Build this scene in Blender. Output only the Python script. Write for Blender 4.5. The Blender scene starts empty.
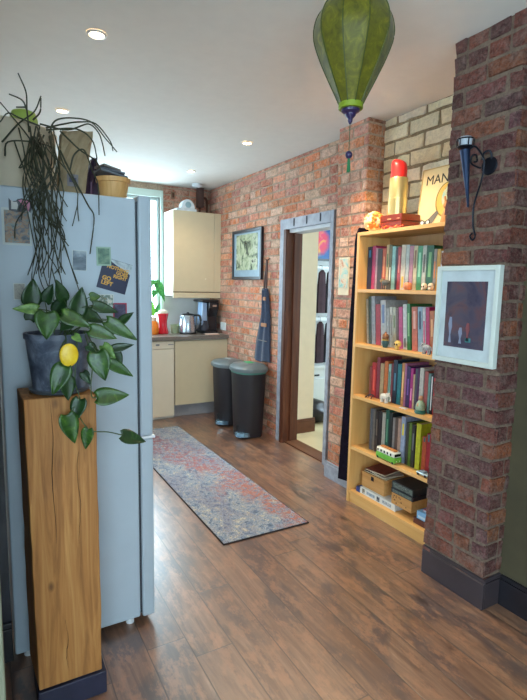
import bpy, bmesh, math, random
from mathutils import Vector, Matrix
C = bpy.context.scene.collection
R = math.radians
rng = random.Random(7)

# ------------------------------------------------------------------ camera
F_PX, PITCH, ROLL, YAW, CH = 495.4768, R(7.3435), R(1.1292), R(29.5739), 1.5
fw = Vector((math.sin(YAW)*math.cos(PITCH), math.cos(YAW)*math.cos(PITCH), -math.sin(PITCH)))
rt = Vector((math.cos(YAW), -math.sin(YAW), 0)); up = rt.cross(fw)
rt2 = math.cos(ROLL)*rt + math.sin(ROLL)*up; up2 = -math.sin(ROLL)*rt + math.cos(ROLL)*up
cd = bpy.data.cameras.new('camera'); cam = bpy.data.objects.new('camera', cd); C.objects.link(cam)
m = Matrix((rt2, up2, -fw)).transposed().to_4x4(); m.translation = (0, 0, CH); cam.matrix_world = m
cd.sensor_fit = 'HORIZONTAL'; cd.sensor_width = 36; cd.lens = F_PX/527*36; cd.clip_start = .05
bpy.context.scene.camera = cam

def at(u, v, ax, val):
    d = fw*F_PX + rt2*(u-263.5) - up2*(v-350); i = 'xyz'.index(ax)
    return Vector((0, 0, CH)) + d*((val-(0, 0, CH)[i])/d[i])
def proj(p):
    q = Vector(p)-Vector((0, 0, CH)); d = q.dot(fw)
    return 263.5+F_PX*q.dot(rt2)/d, 350-F_PX*q.dot(up2)/d
def ypx(u, x, z):
    a, b = .8, 6.
    for _ in range(40):
        c = (a+b)/2
        if proj((x, c, z))[0] > u: a = c
        else: b = c
    return a

# ------------------------------------------------------------------ materials
def lin(c): return tuple(((v/255)/12.92 if v/255 <= .04045 else ((v/255+.055)/1.055)**2.4) for v in c)+(1,)
MC = {}
class NT:
    def __init__(s, name):
        s.m = bpy.data.materials.new(name); s.m.use_nodes = True; s.t = s.m.node_tree; s.n = s.t.nodes
        s.b = s.n['Principled BSDF']; s.out = s.n['Material Output']
    def add(s, typ, **k):
        n = s.n.new(typ)
        for a, v in k.items():
            if a.startswith('i_'): n.inputs[a[2:].replace('_', ' ')].default_value = v
            else: setattr(n, a, v)
        return n
    def link(s, a, b): s.t.links.new(a, b)
    def math(s, op, a, b=None, c=None):
        n = s.n.new('ShaderNodeMath'); n.operation = op
        for i, v in enumerate((a, b, c)):
            if v is None: continue
            if isinstance(v, (int, float)): n.inputs[i].default_value = v
            else: s.link(v, n.inputs[i])
        return n.outputs[0]
    def mix(s, f, a, b, mode='MIX'):
        n = s.n.new('ShaderNodeMix'); n.data_type = 'RGBA'; n.blend_type = mode
        for i, v in ((0, f), (6, a), (7, b)):
            if isinstance(v, (int, float, tuple)): n.inputs[i].default_value = v
            else: s.link(v, n.inputs[i])
        return n.outputs[2]
    def ramp(s, f, stops):
        n = s.n.new('ShaderNodeValToRGB'); e = n.color_ramp.elements
        while len(e) < len(stops): e.new(.5)
        for q, (p, c) in zip(e, stops): q.position = p; q.color = c
        s.link(f, n.inputs[0]); return n.outputs[0]
    def noise(s, scale, vec=None, detail=4, rough=.55, dist=0):
        n = s.add('ShaderNodeTexNoise', i_Scale=scale, i_Detail=detail, i_Roughness=rough, i_Distortion=dist)
        if vec is not None: s.link(vec, n.inputs['Vector'])
        return n.outputs['Fac']
    def bump(s, h, strength=.3, dist=.01):
        n = s.add('ShaderNodeBump', i_Strength=strength, i_Distance=dist); s.link(h, n.inputs['Height'])
        s.link(n.outputs[0], s.b.inputs['Normal'])
    def pos(s, scale=(1, 1, 1)):
        g = s.n.new('ShaderNodeNewGeometry'); mp = s.n.new('ShaderNodeMapping'); s.link(g.outputs['Position'], mp.inputs[0])
        mp.inputs['Scale'].default_value = scale; return mp.outputs[0]
    def obj(s, scale=(1, 1, 1)):
        g = s.n.new('ShaderNodeTexCoord'); mp = s.n.new('ShaderNodeMapping'); s.link(g.outputs['Object'], mp.inputs[0])
        mp.inputs['Scale'].default_value = scale; return mp.outputs[0]

def mat(name, rgb, rough=.5, metal=0, var=.12, scale=12, bump=0, bscale=60, trans=0, coat=0, sheen=0, spec=.5):
    if name in MC: return MC[name]
    t = NT(name); c = lin(rgb)
    v = t.noise(scale, t.obj(), 5)
    d = tuple(x*(1-var) for x in c[:3])+(1,); l = tuple(min(1, x*(1+var)) for x in c[:3])+(1,)
    t.link(t.ramp(v, [(.3, d), (.7, l)]), t.b.inputs['Base Color'])
    t.b.inputs['Roughness'].default_value = rough; t.b.inputs['Metallic'].default_value = metal
    t.b.inputs['Transmission Weight'].default_value = trans; t.b.inputs['Coat Weight'].default_value = coat
    t.b.inputs['Sheen Weight'].default_value = sheen; t.b.inputs['Specular IOR Level'].default_value = spec
    if bump: t.bump(t.noise(bscale, t.obj(), 4), bump, .004)
    MC[name] = t.m; return t.m
def emis(name, rgb, s):
    t = NT(name); t.b.inputs['Base Color'].default_value = lin(rgb); t.b.inputs['Emission Color'].default_value = lin(rgb)
    t.b.inputs['Emission Strength'].default_value = s; MC[name] = t.m; return t.m

def brick_mat(name, dust, dust_amt, bump=.6, speck=.35, dark=.8):
    t = NT(name); a = t.add('ShaderNodeVertexColor'); a.layer_name = 'col'
    p = t.pos()
    n1 = t.noise(11, p, 6, .7); n2 = t.noise(75, p, 6, .75); n4 = t.noise(32, p, 6, .75, .6)
    c = t.mix(t.ramp(n2, [(.42, (0, 0, 0, 1)), (.66, (speck,)*3+(1,))]), a.outputs[0], lin(dust))
    f = t.math('MULTIPLY', t.ramp(n1, [(.47, (0, 0, 0, 1)), (.62, (1, 1, 1, 1))]), dust_amt)
    c = t.mix(f, c, lin(dust))
    c = t.mix(dark, c, t.ramp(n4, [(.34, (.3, .28, .3, 1)), (.5, (.85, .85, .85, 1)), (.64, (1.15, 1.15, 1.15, 1))]), 'MULTIPLY')
    t.link(c, t.b.inputs['Base Color']); t.b.inputs['Roughness'].default_value = .9
    t.b.inputs['Specular IOR Level'].default_value = .25
    h = t.math('ADD', t.noise(80, p, 6, .7), t.math('MULTIPLY', t.noise(28, p, 4, .65), 2.))
    t.bump(h, bump, .02); return t.m

def wood_mat(name, c1, c2, c3, axis='z', scale=1., rough=.55, crack=0, bump=.15):
    t = NT(name); sc = {'x': (1.2, 22, 22), 'y': (22, 1.2, 22), 'z': (22, 22, 1.2)}[axis]
    p = t.obj(tuple(v*scale for v in sc))
    n = t.noise(1, p, 8, .6, 1.2); n2 = t.noise(.22, p, 3, .5, .5)
    c = t.ramp(n, [(.25, lin(c1)), (.5, lin(c2)), (.78, lin(c3))])
    c = t.mix(t.math('MULTIPLY', n2, .5), c, lin(c1))
    if crack:
        k = t.add('ShaderNodeTexVoronoi', i_Scale=6.); k.feature = 'F1'; t.link(t.obj((1, 1, .55)), k.inputs['Vector'])
        c = t.mix(t.ramp(k.outputs['Distance'], [(.03, (1, 1, 1, 1)), (.09, (0, 0, 0, 1))]), c, lin((60, 32, 16)))
    t.link(c, t.b.inputs['Base Color']); t.b.inputs['Roughness'].default_value = rough
    t.bump(n, bump, .004); return t.m

def floor_mat():
    t = NT('floorboards'); W = .165
    g = t.n.new('ShaderNodeNewGeometry'); s = t.n.new('ShaderNodeSeparateXYZ'); t.link(g.outputs['Position'], s.inputs[0])
    X, Y = s.outputs[0], s.outputs[1]
    xs = t.math('DIVIDE', t.math('SUBTRACT', X, .69), W); bi = t.math('FLOOR', xs); fx = t.math('FRACT', xs)
    wn = t.add('ShaderNodeTexWhiteNoise'); wn.noise_dimensions = '1D'; t.link(bi, wn.inputs['W'])
    ys = t.math('ADD', t.math('DIVIDE', Y, 2.3), t.math('MULTIPLY', wn.outputs[0], 7.3)); fy = t.math('FRACT', ys)
    wn2 = t.add('ShaderNodeTexWhiteNoise'); wn2.noise_dimensions = '2D'
    cb = t.n.new('ShaderNodeCombineXYZ'); t.link(bi, cb.inputs[0]); t.link(t.math('FLOOR', ys), cb.inputs[1]); t.link(cb.outputs[0], wn2.inputs['Vector'])
    r = wn2.outputs[0]
    v = t.n.new('ShaderNodeCombineXYZ'); t.link(t.math('MULTIPLY', X, 24), v.inputs[0])
    t.link(t.math('ADD', t.math('MULTIPLY', Y, 1.6), t.math('MULTIPLY', r, 40)), v.inputs[1]); t.link(t.math('MULTIPLY', r, 9), v.inputs[2])
    gr = t.noise(1, v.outputs[0], 7, .62, 1.6)
    v2 = t.n.new('ShaderNodeCombineXYZ'); t.link(t.math('MULTIPLY', X, 7), v2.inputs[0]); t.link(t.math('MULTIPLY', Y, 3), v2.inputs[1]); t.link(t.math('MULTIPLY', r, 5), v2.inputs[2])
    pt = t.noise(.8, v2.outputs[0], 5, .6, .8)
    base = t.ramp(gr, [(.2, lin((74, 50, 38))), (.42, lin((118, 84, 64))), (.6, lin((146, 110, 86))), (.82, lin((190, 154, 128)))])
    base = t.mix(t.math('MULTIPLY', t.ramp(pt, [(.47, (0, 0, 0, 1)), (.6, (1, 1, 1, 1))]), .8), base, lin((64, 56, 60)))
    base = t.mix(t.math('MULTIPLY', t.ramp(t.noise(2.6, v2.outputs[0], 5, .75), [(.5, (0, 0, 0, 1)), (.62, (1, 1, 1, 1))]), .65), base, lin((176, 124, 90)))
    base = t.mix(t.math('MULTIPLY', r, .3), base, lin((96, 58, 38)))
    kn = t.add('ShaderNodeTexVoronoi', i_Scale=1.); vk = t.n.new('ShaderNodeCombineXYZ')
    t.link(t.math('MULTIPLY', X, 5.5), vk.inputs[0]); t.link(t.math('MULTIPLY', Y, 2.2), vk.inputs[1]); t.link(vk.outputs[0], kn.inputs['Vector'])
    base = t.mix(t.math('MULTIPLY', t.ramp(kn.outputs['Distance'], [(.05, (1, 1, 1, 1)), (.14, (0, 0, 0, 1))]), .75), base, lin((34, 18, 12)))
    e = t.math('MINIMUM', fx, t.math('SUBTRACT', 1, fx)); e = t.math('MULTIPLY', e, W)
    ey = t.math('MULTIPLY', t.math('MINIMUM', fy, t.math('SUBTRACT', 1, fy)), 2.3)
    ed = t.math('MINIMUM', e, ey); gap = t.ramp(ed, [(.0012, (1, 1, 1, 1)), (.0032, (0, 0, 0, 1))])
    base = t.mix(t.math('MULTIPLY', gap, .85), base, (.006, .004, .003, 1))
    t.link(base, t.b.inputs['Base Color'])
    t.link(t.ramp(t.noise(5, g.outputs['Position'], 4), [(.3, (.30,)*3+(1,)), (.7, (.46,)*3+(1,))]), t.b.inputs['Roughness'])
    t.b.inputs['Coat Weight'].default_value = 1.; t.b.inputs['Coat Roughness'].default_value = .3; t.b.inputs['Coat IOR'].default_value = 1.9
    t.bump(t.math('SUBTRACT', t.math('MULTIPLY', gr, .35), gap), .35, .004)
    return t.m

def rug_mat():
    t = NT('rug_pile'); p = t.obj()
    big = t.noise(3.0, t.obj((1.6, 1, 1)), 4, .6, .8); mid = t.noise(26, t.obj((1., .8, 1)), 6, .8, .3)
    fine = t.noise(95, t.obj((1, 1.5, 1)), 3, .85)
    c = t.ramp(mid, [(.36, lin((52, 70, 100))), (.46, lin((104, 136, 168))), (.5, lin((206, 200, 190))), (.53, lin((94, 122, 158))), (.6, lin((216, 204, 176)))])
    c = t.mix(t.math('MULTIPLY', t.ramp(big, [(.42, (1, 1, 1, 1)), (.55, (0, 0, 0, 1))]), .45), c, lin((120, 116, 142)))
    s = t.n.new('ShaderNodeSeparateXYZ'); t.link(p, s.inputs[0])
    # object origin is the rug centre: +y far end, x across
    d = t.math('ABSOLUTE', t.math('ADD', t.math('MULTIPLY', t.math('SUBTRACT', s.outputs[1], .35), .22), t.math('ADD', s.outputs[0], .0)))
    band = t.ramp(t.math('ADD', d, t.math('MULTIPLY', t.math('SUBTRACT', big, .5), .9)), [(.03, (1, 1, 1, 1)), (.2, (0, 0, 0, 1))])
    redness = t.ramp(t.math('ADD', t.math('MULTIPLY', s.outputs[1], .5), .5), [(.2, lin((196, 104, 66))), (.6, lin((176, 72, 62))), (.8, lin((158, 44, 62)))])
    f = t.math('MULTIPLY', t.math('MULTIPLY', band, .9), t.ramp(t.noise(34, t.obj((1, 1, 1)), 5, .8), [(.46, (.0, .0, .0, 1)), (.54, (1, 1, 1, 1))]))
    c = t.mix(f, c, redness)
    yl = t.ramp(t.math('ABSOLUTE', s.outputs[1]), [(1.0, (0, 0, 0, 1)), (1.2, (1, 1, 1, 1))])
    c = t.mix(t.math('MULTIPLY', yl, t.ramp(mid, [(.42, (.2, .2, .2, 1)), (.52, (.9, .9, .9, 1))])), c, lin((214, 200, 130)))
    c = t.mix(.9, c, t.ramp(fine, [(.38, (.22, .22, .26, 1)), (.58, (1, 1, 1, 1))]), 'MULTIPLY')
    t.link(c, t.b.inputs['Base Color']); t.b.inputs['Roughness'].default_value = .95; t.b.inputs['Sheen Weight'].default_value = .3
    t.bump(t.noise(220, p, 2), .5, .004); return t.m

# ------------------------------------------------------------------ mesh builder
WL = {}; OFF = Vector((0, 0, 0))
class MB:
    def __init__(s): s.v = []; s.f = []; s.c = []
    def add(s, vs, fs, col=None):
        n = len(s.v); s.v += [Vector(a) for a in vs]; s.f += [tuple(i+n for i in f) for f in fs]; s.c += [col]*len(fs); return s
    def box(s, x0, x1, y0, y1, z0, z1, M=None, col=None):
        vs = [Vector((x, y, z)) for z in (z0, z1) for y in (y0, y1) for x in (x0, x1)]
        if M is not None: vs = [M @ v for v in vs]
        return s.add(vs, [(0, 2, 3, 1), (4, 5, 7, 6), (0, 1, 5, 4), (2, 6, 7, 3), (0, 4, 6, 2), (1, 3, 7, 5)], col)
    def lathe(s, prof, c=(0, 0, 0), n=32, cap=True, M=None, sx=1, sy=1):
        vs = []
        for r, z in prof:
            for k in range(n):
                a = 2*math.pi*k/n; v = Vector((r*math.cos(a)*sx, r*math.sin(a)*sy, z))
                vs.append((M @ v if M is not None else v)+Vector(c))
        fs = [(i*n+k, i*n+(k+1) % n, (i+1)*n+(k+1) % n, (i+1)*n+k) for i in range(len(prof)-1) for k in range(n)]
        if cap:
            fs.append(tuple(range(n-1, -1, -1))); b = (len(prof)-1)*n; fs.append(tuple(b+k for k in range(n)))
        return s.add(vs, fs)
    def tube(s, pts, r, n=6, closed=False):
        pts = [Vector(p) for p in pts]; rs = r if isinstance(r, (list, tuple)) else [r]*len(pts)
        vs = []; N = len(pts)
        ref = Vector((0, 0, 1))
        for i, p in enumerate(pts):
            if closed: d = pts[(i+1) % N]-pts[i-1]
            else: d = pts[min(i+1, N-1)]-pts[max(i-1, 0)]
            d.normalize()
            a = d.cross(ref)
            if a.length < .15: a = d.cross(Vector((1, .2, 0)))
            a.normalize(); b = d.cross(a)
            for k in range(n):
                t = 2*math.pi*k/n; vs.append(p+(a*math.cos(t)+b*math.sin(t))*rs[i])
        L = N if closed else N-1
        fs = [(i*n+k, i*n+(k+1) % n, ((i+1) % N)*n+(k+1) % n, ((i+1) % N)*n+k) for i in range(L) for k in range(n)]
        if not closed: fs += [tuple(range(n-1, -1, -1)), tuple((N-1)*n+k for k in range(n))]
        return s.add(vs, fs)
    def prism(s, poly, fn0, fn1):
        n = len(poly); vs = [fn0(*p) for p in poly]+[fn1(*p) for p in poly]
        return s.add(vs, [tuple(range(n-1, -1, -1)), tuple(range(n, 2*n))]+[(k, (k+1) % n, n+(k+1) % n, n+k) for k in range(n)])
    def ball(s, c, rx, ry=None, rz=None, n=16, M=None):
        ry = ry or rx; rz = rz or rx
        prof = [(math.sin(math.pi*i/n), -math.cos(math.pi*i/n)) for i in range(1, n)]
        prof = [(.0005, -1)]+prof+[(.0005, 1)]
        vs = []; k = 20
        for r, z in prof:
            for j in range(k):
                a = 2*math.pi*j/k; v = Vector((r*math.cos(a)*rx, r*math.sin(a)*ry, z*rz))
                vs.append((M @ v if M is not None else v)+Vector(c))
        return s.add(vs, [(i*k+j, i*k+(j+1) % k, (i+1)*k+(j+1) % k, (i+1)*k+j) for i in range(len(prof)-1) for j in range(k)])
    def build(s, name, material, parent=None, loc=None, bevel=0, smooth=False, seg=2, sub=0, solid=0):
        me = bpy.data.meshes.new(name)
        if OFF.length: s.v = [v+OFF for v in s.v]
        if parent is not None: L = WL[parent.name]
        elif loc is not None: L = Vector(loc)
        else:
            xs = [v.x for v in s.v]; ys = [v.y for v in s.v]; L = Vector(((min(xs)+max(xs))/2, (min(ys)+max(ys))/2, min(v.z for v in s.v)))
        me.from_pydata([v-L for v in s.v], [], s.f)
        if any(c is not None for c in s.c):
            ca = me.color_attributes.new('col', 'FLOAT_COLOR', 'CORNER'); i = 0
            for p, c in zip(me.polygons, s.c):
                for li in p.loop_indices: ca.data[li].color = c or (.5, .5, .5, 1)
        bm = bmesh.new(); bm.from_mesh(me); bmesh.ops.recalc_face_normals(bm, faces=bm.faces); bm.to_mesh(me); bm.free()
        me.materials.append(material)
        if smooth:
            for p in me.polygons: p.use_smooth = True
            if smooth != 'all': me.set_sharp_from_angle(angle=R(40))
        o = bpy.data.objects.new(name, me); C.objects.link(o); WL[o.name] = L
        if parent is not None: o.parent = parent
        else: o.location = L
        if solid: d = o.modifiers.new('s', 'SOLIDIFY'); d.thickness = solid; d.offset = 0
        if bevel: b = o.modifiers.new('b', 'BEVEL'); b.width = bevel; b.segments = seg; b.limit_method = 'ANGLE'; b.angle_limit = R(40)
        if sub: b = o.modifiers.new('u', 'SUBSURF'); b.levels = sub; b.render_levels = sub
        return o
def tag(o, label, cat, group=None, kind=None):
    if label: o['label'] = label
    if cat: o['category'] = cat
    if group: o['group'] = group
    if kind: o['kind'] = kind
    return o
def lab(o, l): o['label'] = l; return o
def thing(name, label, cat, loc, group=None):
    o = bpy.data.objects.new(name, None); C.objects.link(o); loc = Vector(loc)+OFF; o.location = loc; o.empty_display_size = .05
    WL[o.name] = Vector(loc); return tag(o, label, cat, group)
def struct(name, mb, m, **k): return tag(mb.build(name, m, **k), None, None, None, 'structure')
def text(name, body, size, M, m, parent, ext=.0006, bold=0, align='LEFT'):
    cu = bpy.data.curves.new(name, 'FONT'); cu.body = body; cu.size = size; cu.extrude = ext; cu.offset = bold; cu.space_line = .85; cu.align_x = align
    tmp = bpy.data.objects.new('tmp', cu); C.objects.link(tmp); dg = bpy.context.evaluated_depsgraph_get()
    me = bpy.data.meshes.new_from_object(tmp.evaluated_get(dg)); bpy.data.objects.remove(tmp); bpy.data.curves.remove(cu)
    L = WL[parent.name]; me.transform(Matrix.Translation(-L) @ M); me.materials.clear(); me.materials.append(m); me.name = name
    o = bpy.data.objects.new(name, me); C.objects.link(o); o.parent = parent; WL[o.name] = L; return o
def frame_M(o, ex, ey):           # matrix with local x along ex, local y along ey at o
    ex = Vector(ex).normalized(); ey = Vector(ey).normalized(); ez = ex.cross(ey).normalized()
    M = Matrix((ex, ey, ez)).transposed().to_4x4(); M.translation = Vector(o); return M

# ------------------------------------------------------------------ dimensions
H = 2.65; XB = 2.49; XP = 2.34; YB = 5.80; TH = .14
PY0, PY1, PX = 1.38, 1.735, 2.0          # near pillar
QY0, QY1 = 2.735, 3.05                   # pier beside the doorway
DY0, DY1, DZ = 3.29, 3.97, 2.02          # door opening
XG = 2.12                                # green wall

white_wall = mat('white_plaster', (214, 212, 208), .9, var=.03, bump=.05, bscale=30)
ceil_m = mat('ceiling_paint', (222, 218, 210), .9, var=.02, bump=.03, bscale=20)
green_wall = mat('green_plaster', (66, 58, 38), .85, var=.3, scale=3, bump=.1)
cream_wall = mat('cream_plaster', (222, 206, 178), .9, var=.03)
dark_paint = mat('dark_grey_paint', (54, 46, 50), .35, var=.12)
grey_paint = mat('weathered_grey_paint', (150, 156, 168), .6, var=.22, scale=18, bump=.2)
blackish = mat('black_paint', (28, 26, 32), .35, var=.2)

# floor, ceiling
struct('floor', MB().box(-2.6, 2.62, -2.6, 6.05, -.05, 0), floor_mat())
struct('floor', MB().box(2.62, 4.8, 2.1, 5.3, -.05, 0.004), mat('beige_vinyl', (206, 188, 150), .5, var=.08, scale=4))
struct('ceiling', MB().box(-2.6, 2.6, -2.6, 6.05, H, H+.05), ceil_m)
struct('ceiling', MB().box(2.62, 4.8, 2.1, 5.3, H, H+.05), ceil_m)

# ------------------------------------------------------------------ brick faces made of single raised bricks
def jit(c, a):
    k = 1+rng.uniform(-a, a); return tuple(max(0, min(1, v*k*(1+rng.uniform(-a*.25, a*.25)))) for v in c[:3])+(1,)
def bricks(mb, P0, U, N, length, height, pal, holes=(), proud=.006, L=.225, Hc=.075, j=.01, rough=.002, off=0, a=.15, ends=(0, 0)):
    P0 = Vector(P0); U = Vector(U); N = Vector(N); Z = Vector((0, 0, 1)); row = 0; z = 0
    while z < height-.01:
        z1 = min(z+Hc-j, height)
        u = -((row % 2)*L/2+off+rng.uniform(0, .02)) % L - L
        hdr = rng.random() < .16
        while u < length:
            l = L*(.5 if hdr else 1)*rng.uniform(.95, 1.05); a0 = u; a1 = u+l-j*rng.uniform(.8, 1.3); u += l
            a0 = max(a0, -ends[0]); a1 = min(a1, length+ends[1])
            segs = [(a0, a1)]
            for h0, h1, hz0, hz1 in holes:
                if z1 <= hz0+.01 or z >= hz1-.01: continue
                ns = []
                for b0, b1 in segs:
                    if b1 <= h0 or b0 >= h1: ns.append((b0, b1)); continue
                    if b0 < h0: ns.append((b0, h0))
                    if b1 > h1: ns.append((h1, b1))
                segs = ns
            for b0, b1 in segs:
                if b1-b0 < .015: continue
                col = jit(lin(rng.choice(pal)), a); pr = proud*rng.uniform(.5, 1.4); ch = .004
                def q(uu, zz, d, e=1): return P0+U*(uu+rng.uniform(-rough, rough)*e)+Z*(zz+rng.uniform(-rough, rough)*e)+N*d
                nx = max(1, int((b1-b0)/.06)); us = [b0+(b1-b0)*k/nx for k in range(nx+1)]
                ui = [b0+ch]+us[1:-1]+[b1-ch]
                t0 = rng.uniform(-.0015, .0015)
                vs = [q(x, z, -.006) for x in us]+[q(x, z+ch, pr+rng.uniform(-1, 1)*rough*.7) for x in ui]+[q(x, z1-ch, pr+rng.uniform(-1, 1)*rough*.7+t0) for x in ui]+[q(x, z1, -.006) for x in us]
                n = nx+1; fs = []
                for r_ in range(3):
                    for k in range(nx): fs.append((r_*n+k, r_*n+k+1, (r_+1)*n+k+1, (r_+1)*n+k))
                fs += [(0, n, 2*n, 3*n), (n-1, 4*n-1, 3*n-1, 2*n-1)]
                mb.add(vs, fs, col)
        z += Hc; row += 1

pal_b = [(214, 136, 106), (202, 120, 94), (222, 152, 118), (210, 126, 82), (216, 164, 138), (190, 110, 92), (226, 180, 154), (216, 122, 74), (198, 124, 110)]
pal_bk = [(176, 104, 78), (190, 120, 88), (160, 92, 70), (196, 132, 98)]
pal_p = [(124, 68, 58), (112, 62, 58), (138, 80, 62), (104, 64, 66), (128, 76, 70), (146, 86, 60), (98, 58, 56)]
pal_c = [(244, 232, 200), (238, 226, 192), (248, 238, 212), (232, 216, 180), (240, 224, 182), (222, 200, 160)]
pal_o = [(172, 104, 56), (150, 88, 50), (184, 120, 66), (160, 96, 60)]  # warm downlight put into the colour of the pier's return face
mB = brick_mat('salvaged_red_brick', (222, 190, 168), .6, .7, .5, .65)
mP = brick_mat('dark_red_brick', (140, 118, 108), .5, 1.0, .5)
mC = brick_mat('cream_washed_brick', (244, 232, 200), .4, .6, .25, .3)
def mortar(name, c, b=.5):
    t = NT(name); p = t.pos(); n = t.noise(45, p, 5, .75); n2 = t.noise(12, p, 4, .7)
    a = lin(c); d = tuple(v*.4 for v in a[:3])+(1,)
    t.link(t.mix(t.ramp(n2, [(.4, (0, 0, 0, 1)), (.7, (.6, .6, .6, 1))]), t.ramp(n, [(.3, d), (.7, a)]), d), t.b.inputs['Base Color'])
    t.b.inputs['Roughness'].default_value = .95; t.bump(n, b, .01); return t.m
mortB = mortar('pale_mortar', (206, 178, 152)); mortP = mortar('grey_mortar', (140, 116, 98), 1.); mortC = mortar('brown_mortar', (176, 152, 116))

def brickwall(name, core, faces, mc, mbk):
    o = struct(name, core, mc)
    b = MB()
    for f in faces: bricks(b, *f[0], **f[1])
    c = b.build('brick_face', mbk, o); return o
# right kitchen wall with the doorway (core in three boxes around the opening)
core = MB().box(XB, XB+TH, DY1, YB+.1, 0, H).box(XB, XB+TH, QY1, DY0, 0, H).box(XB, XB+TH, DY0, DY1, DZ, H)
brickwall('wall_right', core, [(((XB, QY1, 0), (0, 1, 0), (-1, 0, 0), YB-QY1, H, pal_b), dict(holes=[(DY0-QY1, DY1-QY1, 0, DZ)]))], mortB, mB)
# pier between doorway and alcove
core = MB().box(XP, XB+TH, QY0, QY1, 0, H)
brickwall('wall_pier', core, [(((XP, QY0, 0), (0, 1, 0), (-1, 0, 0), QY1-QY0, H, pal_b), dict(ends=(.004, 0), off=.05)),
    (((XP, QY0, 0), (1, 0, 0), (0, -1, 0), XB-XP, H, pal_o), dict(ends=(.004, 0), off=.1))], mortB, mB)
# alcove back
core = MB().box(XB, XB+TH, PY1, QY0, 0, H)
brickwall('wall_alcove', core, [(((XB, PY1, 0), (0, 1, 0), (-1, 0, 0), QY0-PY1, H, pal_c), dict(rough=.005, j=.014, proud=.006, off=.1, a=.08, Hc=.1, L=.25))], mortC, mC)
# near pillar
core = MB().box(PX, XB+TH, PY0, PY1, 0, H)
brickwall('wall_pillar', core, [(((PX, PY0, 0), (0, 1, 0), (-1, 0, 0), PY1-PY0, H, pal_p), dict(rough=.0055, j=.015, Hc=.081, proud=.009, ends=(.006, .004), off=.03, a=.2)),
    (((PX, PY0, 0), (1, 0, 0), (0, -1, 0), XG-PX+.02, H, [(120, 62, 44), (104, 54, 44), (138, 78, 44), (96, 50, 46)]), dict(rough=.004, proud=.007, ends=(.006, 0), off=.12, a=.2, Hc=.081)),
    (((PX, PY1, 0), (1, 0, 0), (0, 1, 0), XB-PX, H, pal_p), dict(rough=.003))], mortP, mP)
# back wall with window opening
WX0, WX1, WZ0, WZ1 = .95, 1.86, 1.0, 2.5
core = MB().box(-.25, WX0, YB, YB+TH, 0, H).box(WX1, XB+TH, YB, YB+TH, 0, H).box(WX0, WX1, YB, YB+TH, 0, WZ0).box(WX0, WX1, YB, YB+TH, WZ1, H)
brickwall('wall_back', core, [(((1.9, YB, 0), (1, 0, 0), (0, -1, 0), XB-1.9, H, pal_bk), dict(off=.1))], mortB, mB)
# plaster walls
struct('wall_right', MB().box(XG, XG+TH, -2.6, PY0, 0, H), green_wall)
struct('wall_left', MB().box(-.25, -.15, 2.12, 4.0, 0, H).box(-.25, -.15, 5.2, YB+.1, 0, H).box(-.25, -.15, 4.0, 5.2, 0, 1).box(-.25, -.15, 4.0, 5.2, 2.0, H), white_wall)
struct('wall_light_blocker', MB().box(-2.6, -.14, 1.17, 1.23, 0, H), mat('charcoal_wall', (52, 52, 58), .7, var=.1))  # unseen wall added to keep daylight off the post and floor behind it
struct('wall_nib', MB().box(-2.6, .043, 2.06, 2.12, 0, H), mat('dark_navy_wall', (30, 30, 42), .3, var=.3, scale=6))
# room behind the camera: two wide window openings let the daylight in
struct('wall_left', MB().box(-2.6-TH, -2.6, -2.6, -1.8, 0, H).box(-2.6-TH, -2.6, 1.0, 2.12, 0, H).box(-2.6-TH, -2.6, -1.8, 1.0, 0, .8).box(-2.6-TH, -2.6, -1.8, 1.0, 2.4, H), white_wall)
struct('wall_near', MB().box(-2.6, -1.7, -2.6-TH, -2.6, 0, H).box(.6, XG+TH, -2.6-TH, -2.6, 0, H).box(-1.7, .6, -2.6-TH, -2.6, 0, .8).box(-1.7, .6, -2.6-TH, -2.6, 2.4, H), white_wall)
# side room beyond the doorway
struct('wall_hall', MB().box(XB+TH, 2.95, 4.13, 4.3, 0, H), cream_wall)
struct('wall_far', MB().box(2.9, 4.8, 5.2, 5.3, 0, H), mat('pale_grey_wall', (206, 212, 214), .9, var=.02))
struct('wall_hall', MB().box(2.62, 4.8, 2.05, 2.1, 0, H), cream_wall)
struct('wall_east', MB().box(4.8, 4.9, 2.1, 2.7, 0, H).box(4.8, 4.9, 4.3, 5.3, 0, H).box(4.8, 4.9, 2.7, 4.3, 0, .9).box(4.8, 4.9, 2.7, 4.3, 2.3, H), cream_wall)

# skirtings
def skirt(name, x0, x1, y0, y1, h, m):
    return struct(name, MB().box(x0, x1, y0, y1, 0, h-.02).box(x0+(.006 if x1-x0 < .05 else 0), x1, y0+(.006 if y1-y0 < .05 else 0), y1, h-.02, h), m, bevel=.003)
skirt('baseboard_pillar', PX-.018, PX, PY0-.018, PY1, .15, dark_paint)
skirt('baseboard_pillar', PX, XG, PY0-.018, PY0, .15, dark_paint)
skirt('baseboard_right', XG-.02, XG, -2.6, PY0-.018, .15, blackish)
skirt('baseboard_pier', XP-.02, XP, QY0, QY1+.02, .13, grey_paint)
skirt('baseboard_hall', XB+TH+.01, 2.97, 4.11, 4.13, .15, mat('brown_skirting', (96, 56, 34), .45, var=.2))
skirt('baseboard_nib', -2.6, .043, 2.04, 2.06, .16, blackish)
# pale edge of the door frame at far left and its dark neighbour
struct('trim_1', MB().box(-.14, .006, 1.17, 1.23, 0, 2.05), mat('sage_cream_paint', (112, 114, 94), .6, var=.04), bevel=.004)

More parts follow.
